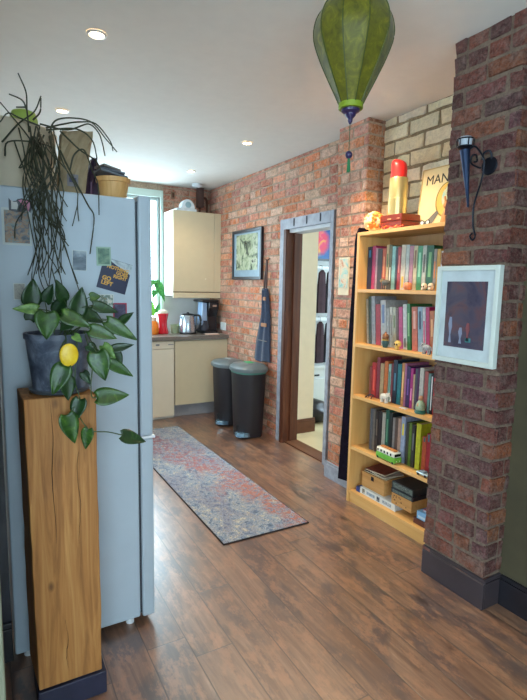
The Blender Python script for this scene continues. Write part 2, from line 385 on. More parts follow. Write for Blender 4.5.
# doorway lining and architraves
brown = wood_mat('dark_stained_wood', (56, 26, 14), (92, 46, 24), (126, 70, 38), 'z')
d1 = struct('door_1', MB().box(XB-.03, XB+TH, DY1-.035, DY1, 0, DZ).box(XB-.005, XB+TH, DY0, DY0+.02, 0, DZ), brown, bevel=.003)
MB().box(XB-.005, XB+TH, DY0+.02, DY1-.035, DZ-.03, DZ).build('head_lining', mat('white_head_board', (196, 196, 198), .6, var=.08), d1)
MB().box(XB-.028, XB+.01, DY1, DY1+.095, 0, DZ+.095).box(XB-.03, XB+.01, DY0-.045, DY0, 0, DZ+.095).box(XB-.03, XB+.01, DY0, DY1, DZ, DZ+.095).build('architrave', grey_paint, d1, bevel=.004)
MB().box(XB-.04, XB-.028, DY1-.03, DY1+.012, 0, DZ).build('stop_bead', brown, d1)
MB().box(XB+.045, XB+.06, DY1-.05, DY1-.035, 0, DZ-.03).build('stop_bead', brown, d1)
nl = mat('iron', (50, 52, 60), .5, .8)
for y in (3.42, 3.62, 3.82): MB().box(XB-.036, XB-.03, y, y+.01, DZ+.02, DZ+.085).build('fixing', nl, d1)
struct('trim_2', MB().box(XB-.002, XB+TH, DY0, DY1, 0, .012), wood_mat('threshold', (70, 40, 22), (104, 62, 36), (130, 84, 50), 'y'))

# window (kitchen): frame, pane
wfm = mat('pale_blue_window_paint', (206, 222, 220), .4, var=.03)
def glass():
    t = NT('window_glass'); tr = t.add('ShaderNodeBsdfTransparent'); gl = t.add('ShaderNodeBsdfGlossy', i_Roughness=.02); mx = t.n.new('ShaderNodeMixShader'); mx.inputs[0].default_value = .06
    t.link(tr.outputs[0], mx.inputs[1]); t.link(gl.outputs[0], mx.inputs[2]); t.link(mx.outputs[0], t.out.inputs[0]); return t.m
gm = glass()
def window(n, axis, a0, a1, z0, z1, p, th, m, bars=()):
    def bx(mb, u0, u1, q0, q1, zz0, zz1): return mb.box(u0, u1, q0, q1, zz0, zz1) if axis == 'x' else mb.box(q0, q1, u0, u1, zz0, zz1)
    f = MB(); w = .05 if n > 1 else .035
    bx(f, a0, a0+w, p, p+th, z0, z1); bx(f, a1-w, a1, p, p+th, z0, z1); bx(f, a0+w, a1-w, p, p+th, z0, z0+w); bx(f, a0+w, a1-w, p, p+th, z1-w, z1)
    o = struct('window_%d' % n, f, m, bevel=.004)
    for b in bars: bx(MB(), b-.025, b+.025, p, p+th*.8, z0+w, z1-w).build('mullion', m, o)
    bx(MB(), a0+w, a1-w, p+th*.5, p+th*.5+.005, z0+w, z1-w).build('pane', gm, o); return o
w1 = window(1, 'x', WX0, WX1, WZ0, WZ1, YB+.03, .07, wfm, (1.4,))
MB().box(WX0-.07, WX0, YB-.02, YB+.03, WZ0-.02, WZ1+.08).box(WX1, WX1+.035, YB-.02, YB+.03, WZ0-.02, WZ1+.08).box(WX0, WX1, YB-.02, YB+.03, WZ1, WZ1+.08).build('architrave', mat('pale_green_paint', (196, 212, 202), .5, var=.04), w1, bevel=.003)
MB().box(WX0, WX1, YB-.03, YB+.04, WZ0-.03, WZ0).build('window_sill', wfm, w1)
window(2, 'x', -1.7, .6, .8, 2.4, -2.6-TH*.7, .07, wfm, (-.55,))
window(3, 'y', -1.8, 1.0, .8, 2.4, -2.6-TH*.7, .07, wfm, (-.4,))
window(5, 'y', 4.0, 5.2, 1, 2.0, -.235, .07, wfm, (4.6,))  # unseen side window, added to brighten the brick wall and bins
window(4, 'y', 2.7, 4.3, .9, 2.3, 4.82, .07, wfm, (3.5,))  # unseen window, added to light the side room

# ------------------------------------------------------------------ fridge
fr_side = mat('fridge_grey_white', (180, 192, 202), .42, var=.02, spec=.4)
seal = mat('fridge_dark_gap', (50, 54, 62), .6)
F = thing('fridge_freezer', 'tall pale grey-blue fridge freezer behind the wooden post, covered with magnets and cards', 'fridge', (.33, 2.32, 0))
MB().box(.05, .548, 2.02, 2.64, .035, 1.835).build('body', fr_side, F, bevel=.008, seg=3)
MB().box(.546, .558, 2.03, 2.63, .05, 1.825).build('seal', seal, F)
for z0, z1 in ((.03, .845), (.857, 1.85)):
    d = MB().box(.557, .612, 2.018, 2.64, z0, z1).build('door', fr_side, F, bevel=.01, seg=3)
    MB().box(.6135, .628, 2.58, 2.6, (z1-.42 if z0 < .1 else z0+.08), (z1-.08 if z0 < .1 else z0+.42)).build('handle', mat('chrome', (200, 200, 204), .2, 1), d, bevel=.004)
MB().box(.54, .62, 2.022, 2.05, .846, .856).build('hinge', mat('white_plastic', (226, 228, 230), .4), F)
for x, y in ((.1, 2.06), (.51, 2.06), (.1, 2.6), (.51, 2.6)): MB().lathe([(.018, 0), (.018, .036)], (x, y, 0), 16).build('foot', mat('white_plastic', (226, 228, 230), .4), F)

# cards and magnets on the fridge side
def art(name, cols, scale=30, seed=0, rough=.5):
    t = NT(name); p = t.obj(); v = t.n.new('ShaderNodeVectorMath'); v.operation = 'ADD'; v.inputs[1].default_value = (seed*3.1, seed*1.7, seed)
    t.link(p, v.inputs[0]); n = t.noise(scale, v.outputs[0], 4, .6, .6)
    k = len(cols); t.link(t.ramp(n, [(.3+.4*i/(k-1), lin(c)) for i, c in enumerate(cols)]), t.b.inputs['Base Color'])
    t.b.inputs['Roughness'].default_value = rough; return t.m
paper = mat('paper_white', (200, 206, 204), .7, var=.04)
def card(label, cat, name, u0, v0, u1, v1, tilt, border, inner, y=2.0185, b=.006, base=None):
    a = at(u0, v0, 'y', 2.018); c = at(u1, v1, 'y', 2.018); ctr = (a+c)/2; w = abs(c.x-a.x)/2; h = abs(c.z-a.z)/2
    t = thing(name, label, cat, (ctr.x, y, ctr.z)); M = Matrix.Translation((ctr.x, y, ctr.z)) @ Matrix.Rotation(R(tilt), 4, 'Y')
    MB().box(-w, w, -.0012, .0012, -h, h, M).build('card_stock', base or paper, t)
    if border: MB().box(-w+b, w-b, -.002, -.0012, -h+b, h-b, M).build('picture', inner, t)
    return t, M, w, h
card('white bordered collage photo magnet at the far left of the fridge side', 'photo', 'fridge_photo', 1, 207, 32.5, 246, 0, 1, art('collage', [(70, 84, 96), (130, 140, 136), (160, 124, 96), (96, 104, 112), (70, 60, 60)], 45, 1), b=.008)
card('dark monochrome snapshot stuck below the trailing cactus on the fridge', 'photo', 'fridge_photo', 72, 250, 87, 271, 2, 1, art('snapshot', [(60, 72, 84), (120, 134, 146), (180, 190, 196)], 14, 2), b=.002)
card('small green square picture card on the fridge above the navy card', 'card', 'picture_card', 96, 246.5, 111, 266, -1, 1, art('green_scene', [(58, 88, 78), (96, 128, 108), (136, 160, 132)], 30, 3), y=2.0158, b=.006, base=mat('mint_card', (150, 176, 156), .6))
navy = mat('navy_card', (30, 34, 66), .35, var=.15)
a = at(97, 287, 'y', 2.018); b_ = at(125.5, 295, 'y', 2.018); tl = at(104, 254, 'y', 2.018)
ex = (b_-a); ez = (tl-a); w = ex.length; h = .122
ctr = a+ex/2+ez.normalized()*h/2; ang = math.atan2(ex.z, ex.x)
t = thing('slogan_card', 'tilted navy card with orange lettering stuck to the fridge', 'card', (ctr.x, 2.0185, ctr.z))
M = Matrix.Translation((ctr.x, 2.0185, ctr.z)) @ Matrix.Rotation(-ang, 4, 'Y')
MB().box(-w/2, w/2, -.0012, .0012, -h/2, h/2, M).build('card_stock', navy, t)
lab(MB().prism([(-w/2+.01, h/2-.001), (w/2, h/2-.001), (w/2, h/2-.042), (w/2-.02, h/2-.03), (0, h/2-.02)], lambda x, z: M @ Vector((x, -.0016, z)), lambda x, z: M @ Vector((x, -.0012, z))).build('corner_print', art('cloud_print', [(120, 140, 150), (190, 200, 204), (90, 104, 120)], 18, 5), t), 'pale cloudy printed corner')
orange = mat('orange_ink', (222, 164, 60), .5, var=.05)
MT = M @ Matrix.Translation((0, -.0022, 0)) @ Matrix.Rotation(R(90), 4, 'X')
text('lettering', 'NOTHING\nGOES\nRIGHT', .0185, MT @ Matrix.Translation((w/2-.008, .024, 0)), orange, t, bold=.0006, align='RIGHT')
text('lettering', 'GO\nLEFT', .022, MT @ Matrix.Translation((-w/2+.012, -.024, 0)), orange, t, bold=.0008)
card('small white card with coloured drawing on the fridge under the navy card', 'card', 'picture_card', 98, 294, 114, 306.5, 0, 1, art('doodle', [(196, 190, 170), (214, 210, 200), (90, 120, 110), (180, 140, 90)], 60, 6), b=.004)
card('dark card with red top edge behind the pothos leaves on the fridge', 'card', 'picture_card', 113, 303, 127, 321, 0, 1, art('dark_print', [(40, 44, 70), (70, 60, 90), (96, 110, 130)], 30, 7), b=.005, base=mat('crimson_card', (168, 40, 70), .5))
card('pale card with printed lines at the left of the plant pot', 'card', 'picture_card', 13, 283, 26, 300, 0, 1, art('faded_print', [(150, 150, 146), (176, 172, 160), (120, 124, 130)], 60, 8), b=.003)
# cat magnet: outline with two ears
ca = at(9, 211.5, 'y', 2.018); cb = at(32, 199.5, 'y', 2.018); cw = cb.x-ca.x; chh = cb.z-ca.z
cat = [(0, .1), (0, .95), (.12, .72), (.3, .78), (.38, .92), (.55, 1), (.75, .95), (.86, .95), (1, .8), (.97, .35), (.9, 0), (.8, .2), (.6, .05), (.3, .0)]
t = thing('cat_magnet', 'small black and pink cat shaped magnet above the collage photo', 'magnet', (ca.x+cw/2, 2.013, ca.z))
f = lambda s, y, o=0: (lambda x, z: Vector((ca.x+cw*(.5+(x-.5)*s), y, ca.z+chh*(.5+(z-.5)*s)+o)))
MB().prism(cat, f(1, 2.012), f(1, 2.016)).build('body', mat('magnet_black', (34, 28, 40), .4), t)
MB().prism(cat[4:11], f(.8, 2.0105), f(.8, 2.012)).build('patch', mat('magnet_pink', (206, 120, 150), .4), t)
MB().prism(cat[:4]+[(.36, .5), (.3, .1)], f(.8, 2.0105), f(.8, 2.012)).build('patch', mat('magnet_cream', (190, 186, 180), .4), t)

# ------------------------------------------------------------------ wooden post with pot
postm = wood_mat('oak_beam', (122, 74, 34), (194, 132, 68), (226, 170, 100), 'z', 1.5, .6, crack=1, bump=.4)
P = thing('wooden_post', 'square reclaimed oak post used as a plant stand in front of the fridge', 'plant stand', (.217, 1.82, 0))
pb = MB(); nz = 14; ring = []
for k in range(nz+1):
    z = .092+(1.125-.092)*k/nz; tp_ = -.012*k/nz; jx = [rng.uniform(-.002, .002) for _ in range(4)]
    ring += [(.111+tp_+jx[0], 1.72+jx[1], z), (.322+jx[2], 1.72, z), (.312+jx[2], 1.925, z), (.097+tp_*.4+jx[0], 1.925, z)]
fs = [(k*4+i, k*4+(i+1) % 4, (k+1)*4+(i+1) % 4, (k+1)*4+i) for k in range(nz) for i in range(4)]+[(3, 2, 1, 0), tuple(nz*4+i for i in range(4))]
pb.add(ring, fs).build('beam', postm, P, bevel=.004)
ck = mat('split_shadow', (52, 28, 14), .9)
def crack(x, z0, z1, w):
    n = 16; pts = []
    for i in range(n+1):
        f_ = i/n; pts.append((x+.004*math.sin(f_*9+x*40)+rng.uniform(-.0012, .0012), z0+(z1-z0)*f_, w*math.sin(math.pi*f_)))
    poly = [(a, b) for a, b, c in pts]+[(a+c, b) for a, b, c in reversed(pts)]
    MB().prism(poly, lambda x, z: Vector((x, 1.7165, z)), lambda x, z: Vector((x, 1.7225, z))).build('split', ck, P)
crack(.178, .62, 1.12, .002); crack(.258, .6, .93, .0009); crack(.205, .13, .33, .0009)
lab(MB().box(.106, .336, 1.712, 1.93, 0, .088).build('plinth', mat('navy_plinth', (34, 36, 58), .5, var=.25), P, bevel=.004), 'dark navy painted plinth')

T = thing('potted_pothos', 'leafy trailing pothos in a mottled grey pot on top of the wooden post', 'potted plant', (.222, 1.82, 1.127))
potm = art('mottled_zinc', [(50, 56, 72), (88, 96, 112), (140, 148, 164)], 16, 3, .45)
MB().lathe([(.078, 1.134), (.086, 1.138), (.106, 1.322), (.110, 1.311), (.110, 1.329), (.1, 1.329), (.098, 1.3)], (.222, 1.822, 0), 40, False).build('pot', potm, T, smooth=True)
MB().lathe([(.001, 1.134), (.08, 1.134)], (.222, 1.822, 0), 30, False).build('pot_base', potm, T)
MB().lathe([(.09, 1.127), (.094, 1.129), (.1, 1.14), (.001, 1.141)], (.222, 1.822, 0), 36, True).build('saucer', mat('saucer_grey', (84, 92, 100), .3), T, smooth=True)
MB().lathe([(.0985, 1.305), (.05, 1.311), (.001, 1.309)], (.222, 1.822, 0), 30, False).build('soil', mat('soil', (36, 26, 20), 1, bump=.6), T)
def leaf_mat(name, c1, c2, c3):
    t = NT(name); n = t.noise(30, t.obj(), 4, .6, 1.5)
    t.link(t.ramp(n, [(.35, lin(c1)), (.6, lin(c2)), (.8, lin(c3))]), t.b.inputs['Base Color']); t.b.inputs['Roughness'].default_value = .4
    t.b.inputs['Subsurface Weight'].default_value = 0.; return t.m
LM = [leaf_mat('pothos_green', (30, 62, 20), (54, 92, 28), (110, 136, 48)), leaf_mat('pothos_dark', (20, 44, 18), (34, 66, 26), (66, 98, 38)), leaf_mat('pothos_light', (70, 110, 46), (110, 146, 68), (160, 180, 110))]
yl = leaf_mat('yellow_leaf', (222, 180, 24), (236, 200, 44), (240, 214, 90))
stemm = mat('stem_green', (62, 84, 40), .5)
def leaf(b, tp, width, m, parent, facing=None, heart=1, name='leaf', cup=.18):
    b = Vector(b); tp = Vector(tp); ax = tp-b; L = ax.length; ax.normalize()
    view = (Vector((0, 0, CH))-b).normalized() if facing is None else Vector(facing).normalized()
    n = (view+Vector((rng.uniform(-.3, .3), 0, .35+rng.uniform(-.2, .2)))); n = (n-ax*n.dot(ax)).normalized(); s = ax.cross(n)
    N = 12; vs = []; W = width/2
    for i in range(N+1):
        t = i/N
        wv = W*(math.sin(math.pi*min(1, t*.96+.04)**.62))**.8*(1.08-.3*t) if t < 1 else 0
        for k in range(-3, 4):
            q = k/3; off = -heart*L*.10*(abs(q)**1.5)*(1-t)**3
            h = -cup*W*(1-abs(q)**1.3)*1. - .10*L*(t**2)
            vs.append(b+ax*(L*t+off)+s*(wv*q)+n*h)
    fs = [(i*7+k, i*7+k+1, (i+1)*7+k+1, (i+1)*7+k) for i in range(N) for k in range(6)]
    o = MB(); o.add(vs, fs); return o.build(name, m, parent, smooth='all', solid=.0009)
def P2(u, v, y): return at(u, v, 'y', y)
leaves = [(31, 304, 34, 279, 17, 1.74, 1), (38, 309, 12.5, 308, 10, 1.7, 2), (47, 312, 47, 339, 21, 1.66, 0), (64, 300, 57, 280, 12, 1.76, 1), (77, 314, 83, 287, 17, 1.74, 1),
 (90, 297, 101, 296, 9, 1.78, 0), (62, 314, 92, 326, 15, 1.68, 0), (93, 305, 119, 312, 11, 1.7, 1), (90, 329, 117, 338, 14, 1.66, 0), (107, 321, 138, 340, 14, 1.68, 0),
 (112, 349, 134, 344, 9, 1.7, 1), (97, 352, 105, 381, 21, 1.64, 0), (109, 362, 134, 376, 12, 1.66, 0), (64, 366, 52, 395, 18, 1.66, 0), (67, 378, 69, 401, 15, 1.66, 1),
 (97, 397, 129.5, 394, 18, 1.66, 0), (80, 399, 73, 423, 15, 1.66, 1), (67, 415, 76, 444, 18, 1.65, 0), (88, 429, 85, 450, 12, 1.66, 0), (122, 435, 147, 441, 15, 1.68, 1),
 (45, 302, 52, 284, 12, 1.8, 1), (56, 312, 66, 294, 14, 1.8, 1), (70, 322, 60, 330, 12, 1.72, 1), (84, 312, 104, 322, 14, 1.76, 1), (100, 335, 121, 328, 10, 1.74, 1), (120, 322, 133, 312, 9, 1.74, 1),
 (30, 320, 36, 303, 12, 1.8, 1), (74, 335, 82, 342, 8, 1.68, 2), (116, 352, 122, 369, 10, 1.7, 1), (88, 345, 98, 352, 10, 1.7, 1), (50, 322, 36, 318, 13, 1.74, 0), (103, 345, 116, 358, 11, 1.68, 2), (83, 372, 90, 384, 9, 1.7, 1)]
for u0, v0, u1, v1, wd, y, k in leaves:
    b = P2(u0, v0, y); tp = P2(u1, v1, y-.012+rng.uniform(-.015, .015))
    leaf(b, tp, wd*y*1.06/F_PX, LM[k], T)
yc_ = P2(69, 355, 1.66); lab(MB().ball(yc_, .029, .007, .037, 18).build('leaf', yl, T, smooth='all'), 'rounded bright yellow leaf')
cen = Vector((.222, 1.822, 1.32))
def curve(pts, n=8):
    pts = [Vector(p) for p in pts]; out = []
    q = [pts[0]*2-pts[1]]+pts+[pts[-1]*2-pts[-2]]
    for i in range(1, len(q)-2):
        for k in range(n):
            t = k/n; a, b, c, d = q[i-1:i+3]
            out.append(.5*((2*b)+(c-a)*t+(2*a-5*b+4*c-d)*t*t+(3*b-a-3*c+d)*t**3))
    out.append(pts[-1]); return out
for u0, v0, u1, v1, wd, y, k in leaves:
    if v0 < 340:
        b = P2(u0, v0, y); st = cen+Vector((rng.uniform(-.05, .05), rng.uniform(-.04, .04), 0)); mid = (st+b)/2+Vector((0, 0, .03))
        MB().tube(curve([st, mid, b], 6), .0016).build('stem', stemm, T)
for pts in ([(86, 331, 1.74), (93, 345, 1.69), (97, 353, 1.65)], [(74, 332, 1.74), (77, 345, 1.7), (75, 380, 1.685), (80, 399, 1.67), (78, 412, 1.668), (84, 424, 1.668), (92, 431, 1.67), (108, 432, 1.67), (122, 435, 1.68)],
            [(84, 331, 1.75), (92, 360, 1.69), (91, 385, 1.68), (92, 397, 1.67), (97, 397, 1.665)], [(64, 333, 1.72), (66, 338, 1.69), (66, 343, 1.666)], [(70, 333, 1.73), (60, 350, 1.69), (62, 366, 1.67)], [(84, 424, 1.668), (88, 429, 1.662)], [(76, 405, 1.668), (68, 415, 1.654)], [(92, 345, 1.7), (102, 352, 1.68), (112, 349, 1.7)], [(98, 350, 1.68), (104, 358, 1.67), (109, 362, 1.662)]):
    MB().tube(curve([P2(*p) for p in pts], 5), .0019).build('stem', stemm, T)

# ------------------------------------------------------------------ on top of the fridge
FT = 1.835
K = thing('potted_mistletoe_cactus', 'stringy mistletoe cactus spilling from a big cream pot on top of the fridge', 'potted plant', (.1, 2.26, FT))
MB().lathe([(.17, FT+.002), (.178, FT+.006), (.196, FT+.236), (.2, FT+.242), (.196, FT+.246), (.185, FT+.246), (.183, FT+.2), (.001, FT+.195)], (.095, 2.265, 0), 48).build('pot', mat('cream_ceramic', (206, 190, 164), .6, var=.06, scale=8), K, smooth=True)
cm = mat('cactus_green', (56, 58, 40), .6, var=.25)
rc = random.Random(11)
hand = [
 [(29, 132), (27, 110), (26, 92), (18, 73)], [(27, 110), (22, 100), (9, 94)], [(27, 107), (16, 107)], [(43, 160), (30, 139), (15, 120), (0, 102)], [(2, 142), (18, 124), (34, 112), (41, 96)],
 [(5, 156), (8, 142), (33, 142), (55, 148)], [(49, 133), (55, 121), (70, 118), (91, 122), (106, 139), (117, 152)], [(40, 124), (67, 130), (88, 124), (98, 132), (102, 142), (105, 156)],
 [(46, 128), (64, 124), (80, 122), (96, 124), (110, 141), (113, 151)], [(60, 150), (72, 175), (88, 205), (94, 218), (90, 254)], [(70, 170), (74, 155), (84, 150), (92, 170), (98, 185), (99, 215)],
 [(46, 130), (76, 129), (92, 140), (97, 158)], [(60, 131), (80, 150), (95, 160), (101, 170)], [(40, 126), (20, 118), (8, 113), (0, 122)], [(44, 135), (32, 160), (20, 168)], [(35, 140), (25, 158), (19, 168)], [(33, 120), (40, 112), (41, 98)]]
rimc = (.095, 2.265)
for pl in hand:
    pts = []
    for i, (u, v) in enumerate(pl): pts.append(at(u, v, 'y', 2.03-.012*i if v > 125 else 2.05))
    pts[0].y = max(pts[0].y, 2.0)
    MB().tube(curve(pts, 5), [.0034-.0016*i/(len(pts)*5) for i in range((len(pts)-1)*5+1)], 5).build('stem', cm, K)
for k in range(31):
    u = rc.uniform(18, 58); v = rc.uniform(126, 144); y = rc.uniform(1.93, 2.0)
    tgt = rc.uniform(28, 82); ve = rc.choice([rc.uniform(190, 240), rc.uniform(240, 300), rc.uniform(270, 306), rc.uniform(270, 306)])
    if ve > 265: tgt = rc.uniform(30, 72)
    pts = [at(u+rc.uniform(-4, 4), v, 'y', 2.04)]; n = max(3, int((ve-v)/26))
    for i in range(1, n+1):
        f_ = i/n; uu = u+(tgt-u)*f_+rc.uniform(-9, 9); pts.append(at(uu, v+(ve-v)*f_, 'y', y+rc.uniform(-.02, .012) if i > 0 else 2.0))
    cv = curve(pts, 3)
    MB().tube(cv, [.0028-.0012*i/len(cv) for i in range(len(cv))], 5).build('stem', cm, K)
    if rc.random() < .95:
        i = rc.randrange(len(cv)//3, len(cv)-2); p = cv[i]; q = p+Vector((rc.uniform(-.05, .06), rc.uniform(-.01, .01), -rc.uniform(.05, .13)))
        MB().tube(curve([p, (p+q)/2+Vector((rc.uniform(-.02, .02), 0, 0)), q], 3), .0021, 5).build('stem', cm, K)
t = thing('green_dish', 'lime green round pot with brown base perched on the cream pot rim', 'dish', (.155, 2.2, FT+.247))
gx = at(24, 124, 'y', 2.2)
MB().lathe([(.05, FT+.248), (.052, FT+.264), (.04, FT+.266)], (gx.x, 2.2, 0), 32).build('base', mat('brown_clay', (112, 84, 58), .7), t, smooth=True)
MB().lathe([(.05, FT+.266), (.05, FT+.28), (.042, FT+.306), (.02, FT+.316), (.001, FT+.317)], (gx.x, 2.2, 0), 32).build('lid', mat('lime_glaze', (164, 186, 84), .4), t, smooth=True)
# kraft paper bag with a crumpled open top
def bag(name, label, cat, pts_front, depth, y, m, group=None):
    lo = min(p[1] for p in pts_front); c = sum((p[0] for p in pts_front))/len(pts_front)
    t = thing(name, label, cat, (c, y+depth/2, lo)); return t
B = thing('paper_bag', 'crumpled kraft paper bag standing on the fridge beside the cactus', 'bag', (.35, 2.13, FT))
def P3(u, v, y): return at(u, v, 'y', y)
def bagmesh(uv, y0, y1, z0):
    # uv: rows from bottom to top of (left px, right px, py)
    vs = []; n = len(uv); M_ = 6
    for (ul, ur, v) in uv:
        a = P3(ul, v, y0); b = P3(ur, v, y0)
        for s_ in range(M_+1):
            p = a.lerp(b, s_/M_); p.y = y0+rng.uniform(-.004, .004)+.008*math.sin(s_*1.7+v); vs.append(p)
        for s_ in range(M_, -1, -1):
            p = a.lerp(b, s_/M_); p.y = y1+rng.uniform(-.004, .004); vs.append(p)
    k = 2*(M_+1)
    for v_ in vs[:k]: v_.z = z0
    fs = [(i*k+j, i*k+(j+1) % k, (i+1)*k+(j+1) % k, (i+1)*k+j) for i in range(n-1) for j in range(k)]+[tuple(range(k-1, -1, -1))]
    mb = MB(); mb.add(vs, fs); return mb
bm_ = bagmesh([(59, 85, 191), (60, 87, 178), (60.5, 88.5, 163), (61, 91, 148), (62, 92.5, 138), (62, 93, 131)], 2.09, 2.17, FT+.001)
bm_.build('paper_body', mat('kraft_paper', (158, 138, 108), .85, var=.15, scale=20, bump=.3, bscale=25), B, solid=.0012)
MB().box(P3(67, 180, 2.08).x, P3(78, 180, 2.08).x, 2.074, 2.077, FT+.03, FT+.075).build('printed_panel', mat('print_grey', (128, 122, 124), .7), B)
MB().box(P3(69, 180, 2.08).x, P3(76, 180, 2.08).x, 2.0725, 2.074, FT+.045, FT+.062).build('printed_mark', mat('print_blue', (74, 76, 104), .7), B)
B2 = thing('foil_bag', 'dark plum gusseted coffee bag leaning beside the kraft bag', 'bag', (.44, 2.2, FT))
bagmesh([(83, 104, 193), (85, 103, 185), (87, 101, 176), (89, 99, 168), (91, 97.5, 161), (92, 97, 158)], 2.25, 2.3, FT+.001).build('foil_body', mat('plum_foil', (56, 40, 62), .35, var=.3), B2, solid=.001)
MB().box(P3(90, 176, 2.235).x, P3(91.5, 176, 2.235).x, 2.232, 2.235, FT+.01, FT+.085).build('seam', mat('mauve_seam', (98, 70, 100), .5), B2)
bx0 = P3(102, 195, 2.13).x; bx1 = P3(127, 195, 2.13).x; bc = (bx0+bx1)/2+.004
B3 = thing('bread_basket', 'pale orange tapered basket at the right front corner of the fridge top', 'basket', (bc, 2.2, FT))
MB().lathe([(.048, FT+.002), (.05, FT+.004), (.062, FT+.075), (.069, FT+.077), (.07, FT+.095), (.063, FT+.096), (.056, FT+.06), (.048, FT+.01), (.001, FT+.01)], (bc, 2.17, 0), 40, False).build('shell', wood_mat('straw_orange', (196, 144, 84), (222, 172, 108), (236, 192, 132), 'z', 1.5), B3, smooth=True)
t = thing('folded_cloth', 'folded grey paper stack lying in the orange basket', 'paper', (bc-.015, 2.17, FT+.1))
for i, (dx, rz, c) in enumerate(((-.012, 8, (104, 108, 114)), (-.004, -6, (86, 88, 96)), (-.02, 14, (120, 112, 108)))):
    M = Matrix.Translation((bc+dx, 2.17, FT+.109+.0105*i)) @ Matrix.Rotation(R(rz), 4, 'Z') @ Matrix.Rotation(R(9), 4, 'Y')
    MB().box(-.056+.008*i, .06-.012*i, -.045, .045, -.004, .005, M).build('sheet', mat('grey_sheet_%s' % 'abc'[i], c, .8, var=.2), t, bevel=.002)

# ------------------------------------------------------------------ kitchen units
OFF = Vector((-.04, -.15, 0))
cream = mat('cream_gloss', (216, 200, 166), .3, var=.02, spec=.5)
cream_s = mat('cream_carcass', (226, 220, 206), .4, var=.02)
stone = mat('stone_worktop', (120, 112, 104), .3, var=.2, scale=60)
cab_edge = mat('cabinet_shadow_line', (120, 104, 80), .6)
U = thing('base_cabinet', 'cream handleless base cabinet under the grey worktop beside the brick wall', 'cabinet', (2.17, 5.66, 0))
MB().box(1.876, 2.526, 5.42, 5.93, .14, .885).build('body', cream_s, U)
MB().box(1.88, 2.523, 5.385, 5.418, .145, .875).build('door', cream, U, bevel=.004)
lab(MB().box(1.876, 2.526, 5.45, 5.47, .0, .138).build('plinth', mat('grey_plinth', (150, 150, 154), .4), U), 'grey recessed plinth')
U = thing('dishwasher', 'white cream dishwasher under the worktop left of the base cabinet', 'dishwasher', (1.6, 5.66, 0))
MB().box(1.3, 1.872, 5.42, 5.93, .0, .885).build('body', cream_s, U)
d = MB().box(1.305, 1.868, 5.378, 5.418, .03, .79).build('door', mat('dishwasher_cream', (226, 214, 190), .35, var=.02), U, bevel=.006)
MB().box(1.305, 1.868, 5.38, 5.418, .795, .88).build('control_panel', mat('dishwasher_cream', (226, 214, 190), .35), U, bevel=.006)
MB().box(1.66, 1.7, 5.377, 5.3795, .83, .85).build('badge', mat('badge_grey', (130, 130, 130), .4), U); MB().box(1.8, 1.86, 5.377, 5.3795, .835, .845).build('display', mat('badge_grey', (130, 130, 130), .4), U)
MB().box(1.305, 1.868, 5.43, 5.44, 0, .028).build('toe_kick', seal, U)
U = thing('base_cabinet', 'cream base cabinet under the window mostly behind the fridge', 'cabinet', (1.0, 5.66, 0))
MB().box(.65, 1.29, 5.42, 5.93, .14, .885).build('body', cream_s, U); MB().box(.655, 1.285, 5.385, 5.418, .145, .875).build('door', cream, U, bevel=.004)
MB().box(.65, 1.29, 5.45, 5.47, 0, .138).build('plinth', mat('grey_plinth', (150, 150, 154), .4), U)
t = tag(MB().box(.6, 2.527, 5.35, 5.92, .888, .93).build('worktop', stone, bevel=.004), 'mottled grey stone worktop running along the window wall', 'worktop')
sp = mat('grey_splashback', (210, 208, 204), .35, var=.03)
tag(MB().box(1.92, 2.527, 5.92, 5.942, .932, 1.36).build('splashback', sp, bevel=.002), 'plain grey splashback panel behind the kettle and coffee machine', 'splashback')

U = thing('wall_cabinet', 'cream handleless wall cabinet in the corner beside the kitchen window', 'cabinet', (2.21, 5.78, 1.36))
MB().box(1.937, 2.526, 5.625, 5.925, 1.37, 2.33).build('body', mat('cabinet_window_lit_side', (232, 230, 224), .35, var=.01), U, bevel=.002)  # window light on the cabinet's side painted in as white
d = MB().box(1.938, 2.44, 5.6, 5.622, 1.42, 2.327).build('door', cream, U, bevel=.003)
MB().box(2.443, 2.526, 5.6, 5.622, 1.42, 2.327).build('filler_panel', cream, U, bevel=.002)
MB().box(1.938, 2.526, 5.6, 5.622, 1.345, 1.408).build('pelmet', cream, U, bevel=.003)
MB().box(1.938, 2.526, 5.612, 5.622, 1.408, 1.42).build('handle_groove', cab_edge, U)
MB().lathe([(.006, 0), (.008, .008), (.001, .01)], (2.33, 5.6, 1.57), 12, M=Matrix.Rotation(R(90), 4, 'X')).build('knob', mat('knob_pale', (236, 226, 204), .3), d)
t = thing('kitchen_scale', 'white round topped kitchen scale lying on top of the wall cabinet', 'scale', (2.13, 5.72, 2.332))
MB().box(2.0, 2.24, 5.65, 5.8, 2.332, 2.362).build('base', mat('scale_white', (226, 232, 236), .35), t, bevel=.006)
dome = [(math.cos(a_)*.085, math.sin(a_)*.105) for a_ in [math.pi*i/16 for i in range(17)]]
MB().prism(dome, lambda x, z: Vector((2.14+x, 5.66, 2.363+z)), lambda x, z: Vector((2.14+x, 5.76, 2.363+z))).build('dial_housing', mat('scale_white', (226, 232, 236), .35), t, bevel=.01)
MB().lathe([(.035, 0), (.035, .006)], (2.14, 5.66, 2.405), 24, M=Matrix.Rotation(R(90), 4, 'X')).build('dial', mat('scale_blue', (150, 180, 190), .35), t)
pm = mat('dark_copper_pipe', (92, 58, 44), .45, .6)
t = thing('pipework', 'dark boxed pipe joint in the ceiling corner above the wall cabinet', 'pipe', (2.44, 5.85, 2.333))
MB().box(2.33, 2.4, 5.82, 5.9, 2.42, 2.645).build('boxing', mat('dark_boxing', (76, 52, 46), .5), t, bevel=.004)
MB().tube([(2.36, 5.86, 2.333), (2.36, 5.86, 2.43)], .014, 10).build('pipe', pm, t)
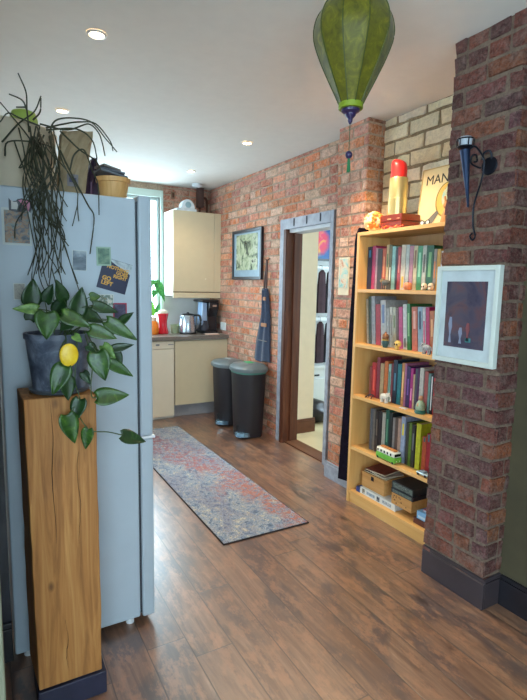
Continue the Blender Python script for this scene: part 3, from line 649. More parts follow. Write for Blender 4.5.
MB().tube([(2.455, 5.86, 2.333), (2.455, 5.86, 2.5), (2.44, 5.86, 2.53), (2.4, 5.86, 2.54)], .014, 10).build('pipe', pm, t)
t = thing('wall_vent', 'tiny brown vent plate on the brick above the cabinet', 'vent', (1.99, 5.935, 2.52))
MB().box(2.03, 2.075, 5.925, 5.943, 2.5, 2.58).build('plate', mat('vent_brown', (128, 96, 70), .6), t, bevel=.003); MB().box(2.042, 2.063, 5.921, 5.925, 2.515, 2.565).build('grille', pm, t)

# worktop items
WT = .931
K = thing('electric_kettle', 'brushed steel electric kettle on the worktop beside the coffee machine', 'kettle', (2.125, 5.62, WT))
stl = mat('brushed_steel', (184, 196, 208), .25, .85, var=.05); blk = mat('black_plastic', (26, 26, 30), .35, var=.1)
MB().lathe([(.1, WT), (.1, WT+.02)], (2.12, 5.62, 0), 32).build('power_base', blk, K, smooth=True)
MB().lathe([(.098, WT+.021), (.1, WT+.06), (.09, WT+.19), (.076, WT+.215)], (2.12, 5.62, 0), 40).build('body', stl, K, smooth=True)
MB().lathe([(.076, WT+.216), (.06, WT+.232), (.016, WT+.238), (.014, WT+.25), (.001, WT+.252)], (2.12, 5.62, 0), 32).build('lid', blk, K, smooth=True)
MB().tube(curve([(2.17, 5.58, WT+.215), (2.225, 5.54, WT+.215), (2.245, 5.53, WT+.15), (2.225, 5.545, WT+.06), (2.19, 5.57, WT+.04)], 5), .012, 8).build('handle', blk, K, smooth=True)
MB().prism([(-.02, 0), (.02, 0), (0, .05)], lambda x, z: Vector((2.055, 5.60+x, WT+.2-z)), lambda x, z: Vector((2.02-.3*0+z*.4*0, 5.6+x*.4, WT+.212-z*.6))).build('spout', stl, K)
K = thing('coffee_machine', 'black drip coffee machine with a glass jug under the wall cabinet', 'coffee machine', (2.38, 5.66, WT))
MB().box(2.29, 2.46, 5.52, 5.78, WT, WT+.035).build('base', blk, K, bevel=.008)
MB().prism([(5.56, WT+.036), (5.78, WT+.036), (5.78, WT+.37), (5.5, WT+.37), (5.5, WT+.3), (5.56, WT+.2)], lambda y, z: Vector((2.335, y, z)), lambda y, z: Vector((2.462, y, z))).build('body', mat('machine_black', (32, 32, 38), .25), K, bevel=.008)
MB().box(2.25, 2.46, 5.5, 5.78, WT+.372, WT+.395).build('lid', blk, K, bevel=.006)
MB().prism([(2.255, WT+.1), (2.33, WT+.1), (2.33, WT+.36), (2.27, WT+.37)], lambda x, z: Vector((x, 5.54, z)), lambda x, z: Vector((x, 5.68, z))).build('water_tank', mat('blue_tint_tank', (146, 172, 204), .12, var=.05), K, bevel=.008)
MB().lathe([(.052, WT+.037), (.06, WT+.07), (.045, WT+.14), (.048, WT+.155)], (2.31, 5.575, 0), 28).build('jug', mat('jug_glass_dark', (54, 56, 66), .08), K, smooth=True)
MB().box(2.38, 2.43, 5.495, 5.499, WT+.318, WT+.34).build('badge', mat('chrome', (200, 200, 204), .2, 1), K)
K = thing('glass_tumbler', 'squat pale green glass tumbler on the worktop before the splashback', 'glass', (1.98, 5.7, WT))
gg = mat('pale_green_glass', (190, 200, 160), .12, trans=.5)
MB().lathe([(.048, WT), (.052, WT+.1), (.048, WT+.1), (.044, WT+.012), (.001, WT+.012)], (1.995, 5.72, 0), 28, False).build('bowl', gg, K, smooth=True)
MB().lathe([(.0005, WT+.0125), (.043, WT+.0125), (.0465, WT+.07), (.001, WT+.07)], (1.995, 5.72, 0), 24, False).build('wax', mat('green_wax', (178, 186, 128), .6), K, smooth=True)
K = thing('red_vase', 'glossy red glass vase with plant cuttings on the worktop by the window', 'vase', (1.85, 5.74, WT))
MB().lathe([(.062, WT), (.068, WT+.01), (.05, WT+.09), (.048, WT+.14), (.066, WT+.235), (.062, WT+.237), (.044, WT+.14), (.001, WT+.12)], (1.845, 5.70, 0), 32, False).build('body', mat('red_glass', (206, 24, 44), .15, coat=.5), K, smooth=True)
MB().lathe([(.06, WT+.232), (.05, WT+.265), (.02, WT+.28), (.001, WT+.282)], (1.845, 5.70, 0), 24, False).build('filling', mat('pale_pebbles', (222, 216, 196), .8, bump=.5), K, smooth=True)
K2 = thing('orange_jar', 'round orange jar beside the red vase on the worktop', 'jar', (1.72, 5.7, WT))
MB().lathe([(.05, WT), (.062, WT+.03), (.06, WT+.11), (.04, WT+.15), (.036, WT+.155), (.001, WT+.155)], (1.72, 5.66, 0), 28, False).build('body', mat('orange_glaze', (236, 132, 44), .3), K2, smooth=True)
MB().lathe([(.036, WT+.155), (.036, WT+.19), (.026, WT+.2), (.001, WT+.2)], (1.72, 5.66, 0), 24, False).build('lid', mat('pale_peach', (224, 196, 170), .4), K2, smooth=True)
K3 = thing('window_houseplant', 'leafy green houseplant on the sill behind the vases, arching over them', 'potted plant', (1.76, 5.86, WT))
MB().lathe([(.035, WT), (.045, WT+.1), (.042, WT+.1), (.001, WT+.09)], (1.735, 5.86, 0), 24, False).build('pot', mat('white_ceramic_pot', (226, 226, 220), .3), K3, smooth=True)
gl_ = leaf_mat('houseplant_green', (40, 120, 50), (70, 160, 70), (120, 196, 90)); gl2 = leaf_mat('houseplant_lime', (90, 190, 50), (130, 214, 70), (170, 230, 110))
for (a, b, w_, m_) in (((150, 283), (160, 280.5), 5, gl_), ((157, 282), (163, 298), 7, gl_), ((160, 284), (165, 302), 5, gl_), ((155, 290), (153, 298), 5, gl_), ((151, 315), (151.5, 300), 8, gl2), ((157, 312), (160, 303), 5, gl_), ((153, 285), (147, 282), 5, gl_)):
    leaf(at(*a, 'y', 5.66)-OFF, at(*b, 'y', 5.64)-OFF, w_*6.4/F_PX, m_, K3)
for (a, b) in (((150, 283), (157, 318)), ((157, 282), (157, 318)), ((160, 284), (158, 318)), ((151, 314), (156, 322)), ((155, 290), (157, 320)), ((157, 312), (157, 320))):
    p = at(*a, 'y', 5.66)-OFF; q = Vector((1.735, 5.86, WT+.09)); MB().tube(curve([q, (p+q)/2+Vector((.01, 0, .05)), p], 5), .004, 5).build('stem', mat('stem_bright', (80, 140, 60), .5), K3)
t = tag(MB().box(2.27, 2.42, 5.38, 5.47, WT+.0005, WT+.012).build('dish_cloth', mat('peach_cloth', (214, 178, 160), .9, sheen=.3), bevel=.004), 'folded peach dish cloth lying at the worktop edge', 'cloth')
t = thing('wall_socket', 'white plug socket on the brick wall above the worktop end', 'socket', (2.515, 5.48, .99))
MB().box(2.508, 2.522, 5.42, 5.56, .975, 1.065).build('face_plate', mat('socket_white', (222, 224, 222), .4), t, bevel=.004)
for y in (5.46, 5.53): MB().box(2.503, 2.508, y-.012, y+.012, 1.03, 1.048).build('switch', mat('socket_white', (222, 224, 222), .4), t, bevel=.002)

OFF = Vector((0, 0, 0))

# ------------------------------------------------------------------ pedal bins
binm = mat('bin_black', (32, 29, 35), .5, var=.08); lidm = mat('bin_lid_grey', (104, 116, 120), .28, var=.05); ped = mat('pedal_steel', (130, 164, 190), .25, .7)
def superellipse(rx, ry, z, c, n=36, e=2.4, M=None):
    out = []
    for k in range(n):
        a = 2*math.pi*k/n; ca_, sa = math.cos(a), math.sin(a)
        out.append(Vector((c[0]+rx*math.copysign(abs(ca_)**(2/e), ca_), c[1]+ry*math.copysign(abs(sa)**(2/e), sa), z)))
    return out
def loft(rings, capb=True, capt=True):
    n = len(rings[0]); vs = [v for r in rings for v in r]
    fs = [(i*n+k, i*n+(k+1) % n, (i+1)*n+(k+1) % n, (i+1)*n+k) for i in range(len(rings)-1) for k in range(n)]
    if capb: fs.append(tuple(range(n-1, -1, -1)))
    if capt: fs.append(tuple((len(rings)-1)*n+k for k in range(n)))
    mb = MB(); mb.add(vs, fs); return mb
def make_bin(c, s, label, near):
    T_ = thing('pedal_bin', label, 'bin', (c[0], c[1], 0), 'black pedal bins by the brick wall')
    h = .62*s; rx, ry = .155*s, .185*s
    loft([superellipse(rx*.8, ry*.84, .004, c), superellipse(rx*.82, ry*.86, .03, c), superellipse(rx*.97, ry*.98, h, c)]).build('body', binm, T_, smooth=True)
    if near: lab(loft([superellipse(rx*1.0, ry*1.0, h-.006, c), superellipse(rx*1.0, ry*1.0, h+.012, c)]).build('bag_rim', mat('teal_rim', (70, 128, 116), .4), T_, smooth=True), 'teal bag rim')
    z = h+(.013 if near else .001)
    lid = loft([superellipse(rx*1.07, ry*1.07, z, c), superellipse(rx*1.1, ry*1.1, z+.012, c), superellipse(rx*1.08, ry*1.08, z+.035, c), superellipse(rx*.9, ry*.92, z+.06, c), superellipse(rx*.5, ry*.5, z+.075, c), superellipse(rx*.05, ry*.05, z+.079, c)]).build('lid', lidm, T_, smooth=True)
    if near: lab(MB().box(c[0]-.035, c[0]+.035, c[1]-.055, c[1]+.045, z+.074, z+.0815).build('sticker', mat('green_sticker', (60, 176, 110), .5), lid, bevel=.002), 'bright green sticker')
    else: MB().box(c[0]-.015, c[0]+.02, c[1]-.05, c[1]+.05, z+.072, z+.081).build('sticker', mat('white_sticker', (196, 204, 206), .5), lid, bevel=.002)
    px = c[0]-rx*.84; RP = Matrix.Translation((c[0], c[1], 0)) @ Matrix.Rotation(R(42), 4, 'Z') @ Matrix.Translation((-c[0], -c[1], 0))
    MB().box(px-.004, px+.02, c[1]-.07, c[1]+.07, .012, .13, RP).build('pedal_recess', mat('recess_black', (18, 18, 22), .5), T_, bevel=.01)
    ped_ = [(.01, -.085), (-.035, -.075), (-.07, -.04), (-.078, 0), (-.07, .04), (-.035, .075), (.01, .085)]
    MB().prism(ped_, lambda x, y: RP @ Vector((px-.004+x, c[1]+y, .022)), lambda x, y: RP @ Vector((px-.004+x*.85, c[1]+y*.9, .06))).build('pedal', ped, T_, bevel=.006)
    return T_
make_bin((2.295, 4.34), 1.05, 'black pedal bin with a green lid sticker and teal rim, nearer the doorway', True)
make_bin((2.30, 4.83), 1.02, 'black pedal bin with a grey lid, nearer the kitchen cabinets', False)

# ------------------------------------------------------------------ things on the kitchen brick wall
t = thing('framed_print', 'black framed abstract green and white print on the brick wall by the apron', 'picture', (2.46, 4.74, 1.565))
fb = mat('black_frame', (34, 38, 46), .3)
y0, y1, z0, z1 = 4.41, 5.075, 1.566, 2.09
MB().box(2.45, 2.48, y0, y0+.03, z0, z1).box(2.45, 2.48, y1-.03, y1, z0, z1).box(2.45, 2.48, y0+.03, y1-.03, z0, z0+.03).box(2.45, 2.48, y0+.03, y1-.03, z1-.03, z1).build('frame', fb, t, bevel=.003)
MB().box(2.464, 2.48, y0+.03, y1-.03, z0+.03, z1-.03).build('mount', mat('grey_blue_mount', (120, 144, 160), .3), t)
MB().box(2.461, 2.4635, y0+.09, y1-.09, z0+.1, z1-.05).build('print', art('leafy_abstract', [(26, 32, 32), (60, 74, 66), (150, 164, 134), (176, 182, 160), (44, 56, 54)], 9, 2, .15), t)
# apron
A = thing('denim_apron', 'dark denim apron hanging from a hook beside the doorway', 'apron', (2.45, 4.35, .74))
den = mat('denim', (46, 60, 84), .85, var=.2, scale=50, bump=.3, bscale=200, sheen=.3)
rows = [(1.47, 4.27, 4.36), (1.3, 4.24, 4.37), (1.2, 4.225, 4.385), (1.08, 4.22, 4.43), (.95, 4.215, 4.48), (.84, 4.215, 4.505), (.745, 4.21, 4.525)]
vs = []; NN = 14
for z, a, b in rows:
    for k in range(NN+1):
        f_ = k/NN; y = a+(b-a)*f_; vs.append((2.445+.013*math.sin(f_*13+z*2)-.012*math.sin(math.pi*f_), y, z+.012*math.sin(f_*9)))
    for k in range(NN, -1, -1):
        f_ = k/NN; y = a+(b-a)*f_; vs.append((2.466+.006*math.sin(f_*13+z*2), y, z+.012*math.sin(f_*9)))
k_ = 2*(NN+1); fs = [(i*k_+j, i*k_+(j+1) % k_, (i+1)*k_+(j+1) % k_, (i+1)*k_+j) for i in range(len(rows)-1) for j in range(k_)]+[tuple(range(k_-1, -1, -1)), tuple((len(rows)-1)*k_+j for j in range(k_))]
q = MB(); q.add(vs, fs).build('cloth', den, A, smooth=True)
MB().tube(curve([(2.45, 4.33, 1.46), (2.452, 4.315, 1.6), (2.455, 4.295, 1.73), (2.455, 4.285, 1.74), (2.45, 4.28, 1.6), (2.447, 4.285, 1.46)], 6), .009, 8).build('neck_strap', mat('brown_leather', (72, 40, 28), .5), A)
for z, a, b in ((1.36, 4.245, 4.3), (1.1, 4.22, 4.33)): MB().box(2.42, 2.43, a+.01, b, z, z+.035).build('leather_patch', mat('tan_leather', (164, 112, 70), .6), A, bevel=.002)
MB().box(2.424, 2.434, 4.225, 4.42, .955, .96).build('pocket_seam', mat('seam_thread', (134, 128, 116), .8), A)
MB().tube([(2.488, 4.289, 1.77), (2.45, 4.289, 1.75), (2.44, 4.289, 1.765)], .005, 6).build('hook', nl, A)
# postcard on pier
t = thing('pinned_card', 'teal and cream illustrated card on the brick pier left of the bookcase', 'card', (2.32, 2.92, 1.44))
MB().box(2.326, 2.332, 2.865, 2.985, 1.445, 1.72).build('card_stock', mat('card_cream', (214, 200, 170), .6), t)
MB().box(2.3235, 2.326, 2.875, 2.975, 1.5, 1.71).build('picture', art('teal_scene', [(84, 140, 140), (140, 186, 180), (206, 190, 160), (190, 120, 90)], 16, 4), t)
# dark cloth strap hanging beside bookcase
t = thing('hanging_scarf', 'long dark purple and black scarf hanging between brick pier and bookcase', 'scarf', (2.25, 2.68, .1))
vs = []; Z = [1.9, 1.86, 1.8, 1.6, 1.2, .8, .4, .13]
for i, z in enumerate(Z):
    w0 = (.012, .035, .045, .05, .07, .09, .11, .125)[i]; 
    vs += [(2.215-.01*math.sin(i), 2.632, z), (2.21, 2.632+w0, z-.02*(i == 7)), (2.30, 2.632+w0+.01, z), (2.32, 2.64, z)]
fs = [(i*4+k, i*4+(k+1) % 4, (i+1)*4+(k+1) % 4, (i+1)*4+k) for i in range(len(Z)-1) for k in range(4)]+[(3, 2, 1, 0), tuple((len(Z)-1)*4+k for k in range(4))]
q = MB(); q.add(vs, fs).build('cloth', mat('purple_black_cloth', (18, 12, 26), .9, var=.6, scale=25, spec=.1), t, bevel=.006)

# ------------------------------------------------------------------ side room
t = thing('wall_poster', 'blue poster with a red and yellow heart shape seen through the doorway', 'poster', (3.7, 5.19, 1.8))
pz0 = at(322, 261, 'y', 5.19).z; pz1 = at(322, 224, 'y', 5.19).z; px0 = at(314, 240, 'y', 5.19).x; px1 = px0+.62
def poster_mat():
    t = NT('poster_print'); p = t.obj(); s = t.n.new('ShaderNodeSeparateXYZ'); t.link(p, s.inputs[0])
    n = t.noise(5, p, 4, .6, .8); h = t.math('ADD', s.outputs[2], t.math('MULTIPLY', n, .3))
    bg = t.ramp(t.math('MULTIPLY', t.math('ADD', s.outputs[0], .4), 1.2), [(.2, lin((70, 130, 110))), (.6, lin((40, 96, 160))), (1, lin((30, 70, 140)))])
    d = t.add('ShaderNodeVectorMath'); d.operation = 'DISTANCE'; t.link(p, d.inputs[0]); d.inputs[1].default_value = (.0, 0, .27)
    f = t.ramp(t.math('ADD', d.outputs['Value'], t.math('MULTIPLY', n, .1)), [(.18, (1, 1, 1, 1)), (.24, (0, 0, 0, 1))])
    hot = t.ramp(n, [(.35, lin((226, 70, 60))), (.5, lin((220, 60, 110))), (.6, lin((236, 180, 60)))])
    t.link(t.mix(f, bg, hot), t.b.inputs['Base Color']); return t.m
MB().box(px0, px1, 5.188, 5.198, pz0, pz1).build('frame', blackish, t)
MB().box(px0+.01, px1-.01, 5.184, 5.188, pz0+.03, pz1-.01).build('print', poster_mat(), t)
def sideroom(u, v, y=4.75): return at(u, v, 'y', y)
ux0, ux1 = sideroom(312, 350).x, sideroom(312, 350).x+.62
wm = mat('white_enamel', (214, 220, 222), .35, var=.02)
t = thing('white_cupboard', 'low white cupboard in the side room under the hanging dark clothes', 'cupboard', ((ux0+ux1)/2, 4.95, 0))
zc = sideroom(320, 368).z
MB().box(ux0, ux1, 4.75, 5.18, .03, zc).build('body', wm, t, bevel=.004); MB().box(ux0+.01, ux1-.01, 4.73, 4.748, .05, zc-.12).build('door', wm, t, bevel=.004); MB().box(ux0-.01, ux1, 4.72, 5.18, zc+.001, zc+.03).build('top', wm, t, bevel=.003)
MB().box(ux0+.03, ux0+.1, 4.722, 4.7295, zc-.09, zc-.07).build('handle', nl, t)
t = thing('clothes_rack', 'white tubular clothes rack standing over the cupboard in the side room', 'clothes rack', ((ux0+ux1)/2, 5.0, zc+.03))
r1 = sideroom(320, 268, 4.95).z; r2 = sideroom(320, 319, 4.95).z
for x in (ux0+.02, ux1-.02): MB().box(x-.02, x+.02, 4.9, 4.94, zc+.031, r1+.04).build('post', wm, t, bevel=.005)
for r_ in (r1, r2): MB().box(ux0+.04, ux1-.04, 4.905, 4.935, r_-.02, r_+.02).build('rail', wm, t, bevel=.005)
gcs = [(44, 38, 52), (60, 40, 48), (30, 32, 40), (52, 44, 60)]
for lvl, (rz, bot, nm) in enumerate(((r1, sideroom(320, 313, 4.9).z, 'upper'), (r2, max(sideroom(320, 364, 4.9).z, zc+.04), 'lower'))):
    for k in range(4):
        x = ux0+.08+k*.125
        t = thing('hanging_garment', '%s garment %s on the %s rail of the white rack' % (('charcoal', 'plum', 'black', 'slate purple')[k], ('nearest the cream wall', 'second along', 'third along', 'farthest along')[k], nm), 'clothes', (x, 4.92, bot), 'dark clothes on the white rack')
        vs = []
        for (z, w_) in ((rz-.025, .01), (rz-.06, .045), (rz-.2, .055), (bot+.1, .058), (bot, .056)):
            vs += [(x-w_, 4.87+rng.uniform(-.01, .01), z), (x, 4.855+rng.uniform(-.01, .01), z), (x+w_, 4.87, z), (x+w_, 4.895, z), (x-w_, 4.895, z)]
        fs = [(i*5+j, i*5+(j+1) % 5, (i+1)*5+(j+1) % 5, (i+1)*5+j) for i in range(4) for j in range(5)]+[(4, 3, 2, 1, 0), tuple(20+j for j in range(5))]
        q = MB(); q.add(vs, fs).build('cloth', mat('garment_%s' % 'abcd'[k], gcs[k], .9, var=.3), t, bevel=.004)
        MB().tube([(x, 4.885, rz-.03), (x, 4.89, rz+.026), (x, 4.92, rz+.03), (x, 4.945, rz+.018)], .003, 5).build('hook', nl, t)
t = thing('bin_bag', 'black crumpled bin bag on the beige floor of the side room', 'bag', (3.14, 4.42, .005))
mbb = MB(); bc_ = Vector((3.17, 4.46, .12)); vs = []; n1, n2 = 12, 20
for i in range(n1+1):
    a = math.pi*i/n1
    for j in range(n2):
        b = 2*math.pi*j/n2; rr = .19*(1+.12*math.sin(3*b+i)+rng.uniform(-.06, .06)) if 0 < i < n1 else .15
        vs.append((bc_.x+rr*math.sin(a)*math.cos(b), bc_.y+rr*math.sin(a)*math.sin(b), max(.006, bc_.z-math.cos(a)*.14)))
mbb.add(vs, [(i*n2+j, i*n2+(j+1) % n2, (i+1)*n2+(j+1) % n2, (i+1)*n2+j) for i in range(n1) for j in range(n2)]).build('bag_film', mat('black_film', (30, 28, 36), .3, bump=.6, bscale=40), t, smooth='all')

# ------------------------------------------------------------------ runner rug
rugc = ((1.155+1.755)/2, (2.46+4.9)/2)
t = thing('runner_rug', 'faded multicoloured runner rug lying on the floorboards', 'rug', (rugc[0], rugc[1], 0))
MB().box(1.161, 1.749, 2.466, 4.894, .001, .009).build('pile', rug_mat(), t)
MB().box(1.155, 1.161, 2.46, 4.9, .001, .008).box(1.749, 1.755, 2.46, 4.9, .001, .008).box(1.161, 1.749, 2.46, 2.466, .001, .008).box(1.161, 1.749, 4.894, 4.9, .001, .008).build('binding', mat('rug_binding', (46, 42, 44), .9), t)

# ------------------------------------------------------------------ bookcase
pine = wood_mat('birch_veneer', (206, 150, 82), (226, 174, 104), (238, 194, 130), 'y', .5, .45, bump=.04)
pinez = wood_mat('birch_veneer_upright', (206, 150, 82), (226, 174, 104), (238, 194, 130), 'z', .5, .45, bump=.04)
BX0, BX1, BY0, BY1 = 2.19, 2.465, 1.815, 2.625
K = thing('bookcase', 'tall birch veneer bookcase standing in the alcove behind the brick pillar', 'bookcase', ((BX0+BX1)/2, (BY0+BY1)/2, 0))
for y0, y1 in ((BY0, BY0+.022), (BY1-.022, BY1)): MB().box(BX0, BX1, y0, y1, 0, 1.841).build('side_panel', pinez, K, bevel=.001)
MB().box(BX0, BX1, BY0, BY1, 1.842, 1.864).build('top', pine, K, bevel=.001)
SZ = [1.493, 1.127, .772, .408, .089]
for z in SZ: MB().box(BX0+.002, BX1-.006, BY0+.0225, BY1-.0225, z-.022, z).build('shelf', pine, K, bevel=.001)
MB().box(BX0+.012, BX0+.028, BY0+.0225, BY1-.0225, 0, .066).build('plinth', pine, K)
MB().box(BX1-.005, BX1, BY0+.0225, BY1-.0225, .07, 1.841).build('back_panel', wood_mat('veneer_back', (170, 124, 72), (190, 142, 88), (206, 160, 106), 'z', .5), K)

bookcols = {}
def book(sh, z, u0, u1, vtop, rgb, desc, band=None, lean=0, sx=2.262, dep=None, label=None, umid=None):
    y1 = ypx(u0, sx, z); y0 = ypx(u1, sx, z); th = max(.006, y1-y0-.0012)
    ht = at((u0+u1)/2, vtop, 'x', sx).z-z-.001; ht = max(.12, min(.335, ht)); dep = dep or min(.19, max(.12, ht*.7))
    if lean: ht = ht/math.cos(lean)
    nm = 'colour_%d_%d_%d' % rgb
    cv = mat(nm, tuple(int(v*.84+6) for v in rgb), .45, var=.22, scale=40)
    # pivot on lower corner so a leaning book stays above the shelf
    Mx = Matrix.Translation((sx, y0, z+.0008))
    t = thing('book', label, 'book', (sx, (y0+y1)/2, z), 'books on the %s shelf' % sh)
    thl = th*math.cos(lean) if lean else th
    if lean: Mx = Matrix.Translation((sx, y0+th, z+.0008)) @ Matrix.Rotation(-lean, 4, 'X') @ Matrix.Translation((0, -thl, 0))
    ct = .0016
    mb = MB().box(0, dep, 0, ct, 0, ht, Mx).box(0, dep, thl-ct, thl, 0, ht, Mx).box(-.001, .0012, 0, thl, 0, ht, Mx)
    mb.build('cover', cv, t)
    MB().box(.0014, dep-.004, ct, thl-ct, .004, ht-.004, Mx).build('pages', mat('page_block', (206, 192, 162), .9, var=.08, scale=80), t)
    if band and thl > .008 and (u0*7.3) % 1 < .62:
        MB().box(-.0018, -.001, thl*.3, thl*.7, ht*band[0], ht*band[1], Mx).build('spine_title', mat('ink_%d_%d_%d' % band[2], band[2], .5), t)
    return t
def row(sh, z, items, lean=0):
    prev = None; seen = {}
    for it in items:
        u0, u1, vt, rgb, desc = it[:5]; band = it[5] if len(it) > 5 else None
        ln = it[6] if len(it) > 6 else lean
        l = '%s on the %s shelf, ' % (desc, sh)
        l += ('first from the left' if prev is None else 'just right of the %s one' % prev)
        book(sh, z, u0, u1, vt, rgb, desc, band, ln, label=l); prev = desc.replace(' book', '').replace(' paperback', '').replace(' hardback', '')
W_ = (232, 224, 206); G_ = (196, 160, 70); D_ = (36, 30, 34)
row('top', SZ[0], [
 (366.5, 370.5, 247, (36, 52, 84), 'dark blue book', (.75, .92, (60, 140, 190))), (370.8, 374.2, 246, (186, 36, 92), 'magenta book', (.1, .3, (222, 70, 80))), (374.4, 376.2, 248, (196, 150, 160), 'slim pink book'),
 (376.4, 380.8, 249, (62, 46, 44), 'dark brown book', (.4, .7, (150, 134, 120))), (381, 384.6, 248.5, (206, 84, 44), 'orange-red book', (.3, .8, (226, 140, 90))), (384.8, 387.4, 245, (222, 186, 130), 'tan paperback', (.5, .8, (90, 110, 60))),
 (387.6, 390.3, 245, (122, 112, 70), 'olive book', (.2, .5, W_)), (390.5, 394, 246.5, (150, 200, 190), 'pale teal book', (.6, .9, (40, 150, 150))), (394.2, 396, 248, (60, 60, 70), 'thin charcoal book'), (396.2, 399.4, 247, (180, 56, 60), 'brick red book', (.4, .8, (214, 130, 120))),
 (399.6, 404, 245, (222, 206, 180), 'cream and amber book', (.05, .3, (236, 170, 40))), (404.2, 407.6, 245, (196, 200, 190), 'pale grey book', (.3, .8, (150, 156, 150))), (407.8, 411.6, 246, (196, 132, 146), 'dusty pink book', (.2, .85, (226, 190, 190))),
 (411.8, 415.6, 246, (214, 196, 150), 'beige book', (.5, .9, (120, 80, 50))), (415.8, 420.4, 246, (70, 160, 110), 'mint green book', (.3, .85, (150, 206, 170))), (420.6, 424.6, 245.5, (198, 200, 184), 'ivory book', (.4, .8, (90, 90, 80))),
 (424.8, 431.6, 245.5, (20, 92, 54), 'wide bottle green book', (.3, .85, (120, 170, 110))), (431.8, 434.8, 249, (150, 140, 128), 'taupe book', (.3, .7, (200, 120, 60))), (435, 438.6, 249, (222, 164, 50), 'golden yellow book', (.2, .6, (170, 110, 40))), (439, 443, 251, (220, 216, 210), 'white book', (.3, .7, D_)), (443.3, 447, 251, (120, 60, 60), 'maroon book'), (447.3, 451, 250, (70, 90, 120), 'slate blue book')])
L2 = R(5)
row('second', SZ[1], [
 (366.8, 368.6, 299, (206, 196, 176), 'thin cream book', None, L2), (369, 371.4, 296.5, (70, 90, 80), 'tall dark green book', (.3, .8, (120, 140, 120)), L2), (371.8, 375.6, 296.5, (168, 168, 172), 'tall grey book', None, L2), (376, 380.6, 304.5, (196, 50, 66), 'red book', (.3, .8, (222, 110, 110)), L2),
 (381, 386.4, 300.5, (204, 200, 196), 'wide pale grey book', (.5, .9, (110, 130, 170)), L2), (386.8, 389.6, 308, (180, 176, 170), 'stone grey book', None, L2), (390, 392.8, 307, (222, 214, 196), 'off white paperback', (.3, .8, (120, 110, 100)), L2), (393.2, 396, 307.5, (210, 200, 172), 'buff paperback', (.5, .8, (110, 120, 70)), L2), (396.4, 398.6, 308.5, (130, 100, 90), 'brown slim book', None, L2),
 (399, 402.8, 307, (214, 70, 130), 'hot pink book', (.4, .8, (236, 160, 190)), L2), (403.2, 407, 304.5, (226, 222, 214), 'white glossy book', (.05, .25, (90, 90, 90)), L2), (407.2, 410.6, 304, (50, 130, 66), 'grass green book', (.3, .8, (150, 190, 130)), L2), (412, 417.4, 307, (226, 112, 80), 'coral orange book', (.5, .9, (236, 180, 160)), L2),
 (418, 422.6, 307, (164, 190, 206), 'light blue book', (.5, .9, (40, 60, 80)), L2), (422.8, 425.8, 307.5, (222, 220, 220), 'clean white book', (.2, .7, (210, 60, 110)), L2), (426, 429.6, 307.5, (206, 30, 100), 'raspberry book', (.3, .8, (240, 180, 200)), L2), (429.8, 434.4, 311, (210, 112, 58), 'burnt orange book', (.4, .8, (236, 170, 120)), L2), (434.8, 438.6, 311, (226, 216, 50), 'acid yellow book', (.5, .9, (60, 60, 60)), L2), (439, 443, 312, (130, 124, 134), 'mauve grey book', None, L2)])
row('third', SZ[2], [
 (368.6, 370.8, 366, (150, 64, 50), 'rust book', None), (371, 375.2, 362, (206, 30, 34), 'bright red book', (.2, .8, (226, 90, 70))), (375.6, 378.6, 357, (150, 50, 66), 'tall maroon book', (.3, .8, (200, 140, 130))), (379, 382.6, 363, (196, 164, 118), 'tan book', (.4, .8, (110, 90, 60))), (383, 386.6, 361, (222, 112, 44), 'orange book', (.5, .9, (240, 180, 110))),
 (387, 389.6, 363.5, (150, 184, 168), 'mint book', (.3, .8, (90, 130, 110))), (389.8, 391.6, 363, (140, 56, 60), 'dark red slim book', None), (391.8, 395.6, 359.5, (28, 44, 62), 'navy book', (.3, .7, (70, 120, 140))), (396, 399.8, 363.5, (24, 120, 128), 'teal book', (.4, .8, (110, 180, 180))), (400.2, 402.8, 362.5, (216, 146, 80), 'amber book', (.2, .8, (236, 190, 130))), (403, 404.8, 363, (190, 110, 150), 'rose slim book', None),
 (405, 408.6, 366, (58, 30, 90), 'deep violet book', (.3, .7, (120, 80, 150))), (408.8, 411.4, 368, (190, 40, 130), 'fuchsia book', (.2, .5, (236, 150, 200))), (411.6, 413.2, 374, (222, 180, 140), 'short peach book', None), (413.4, 415.6, 368, (84, 80, 96), 'grey violet book', None), (415.8, 417.4, 368, (90, 40, 90), 'plum book', None), (417.8, 421.8, 367.5, (216, 208, 196), 'wide ivory book', (.3, .9, (190, 182, 170))),
 (422.6, 426.2, 371, (186, 90, 84), 'salmon red book', (.5, .9, (214, 170, 150))), (426.4, 428.6, 373, (120, 166, 156), 'pale jade book', None), (428.8, 431.4, 374, (36, 40, 48), 'black and white book', (.1, .95, (226, 226, 226))), (431.6, 434.4, 374, (186, 44, 50), 'scarlet book', (.1, .9, (226, 200, 190))), (434.8, 438, 374, (70, 90, 80), 'forest grey book')])
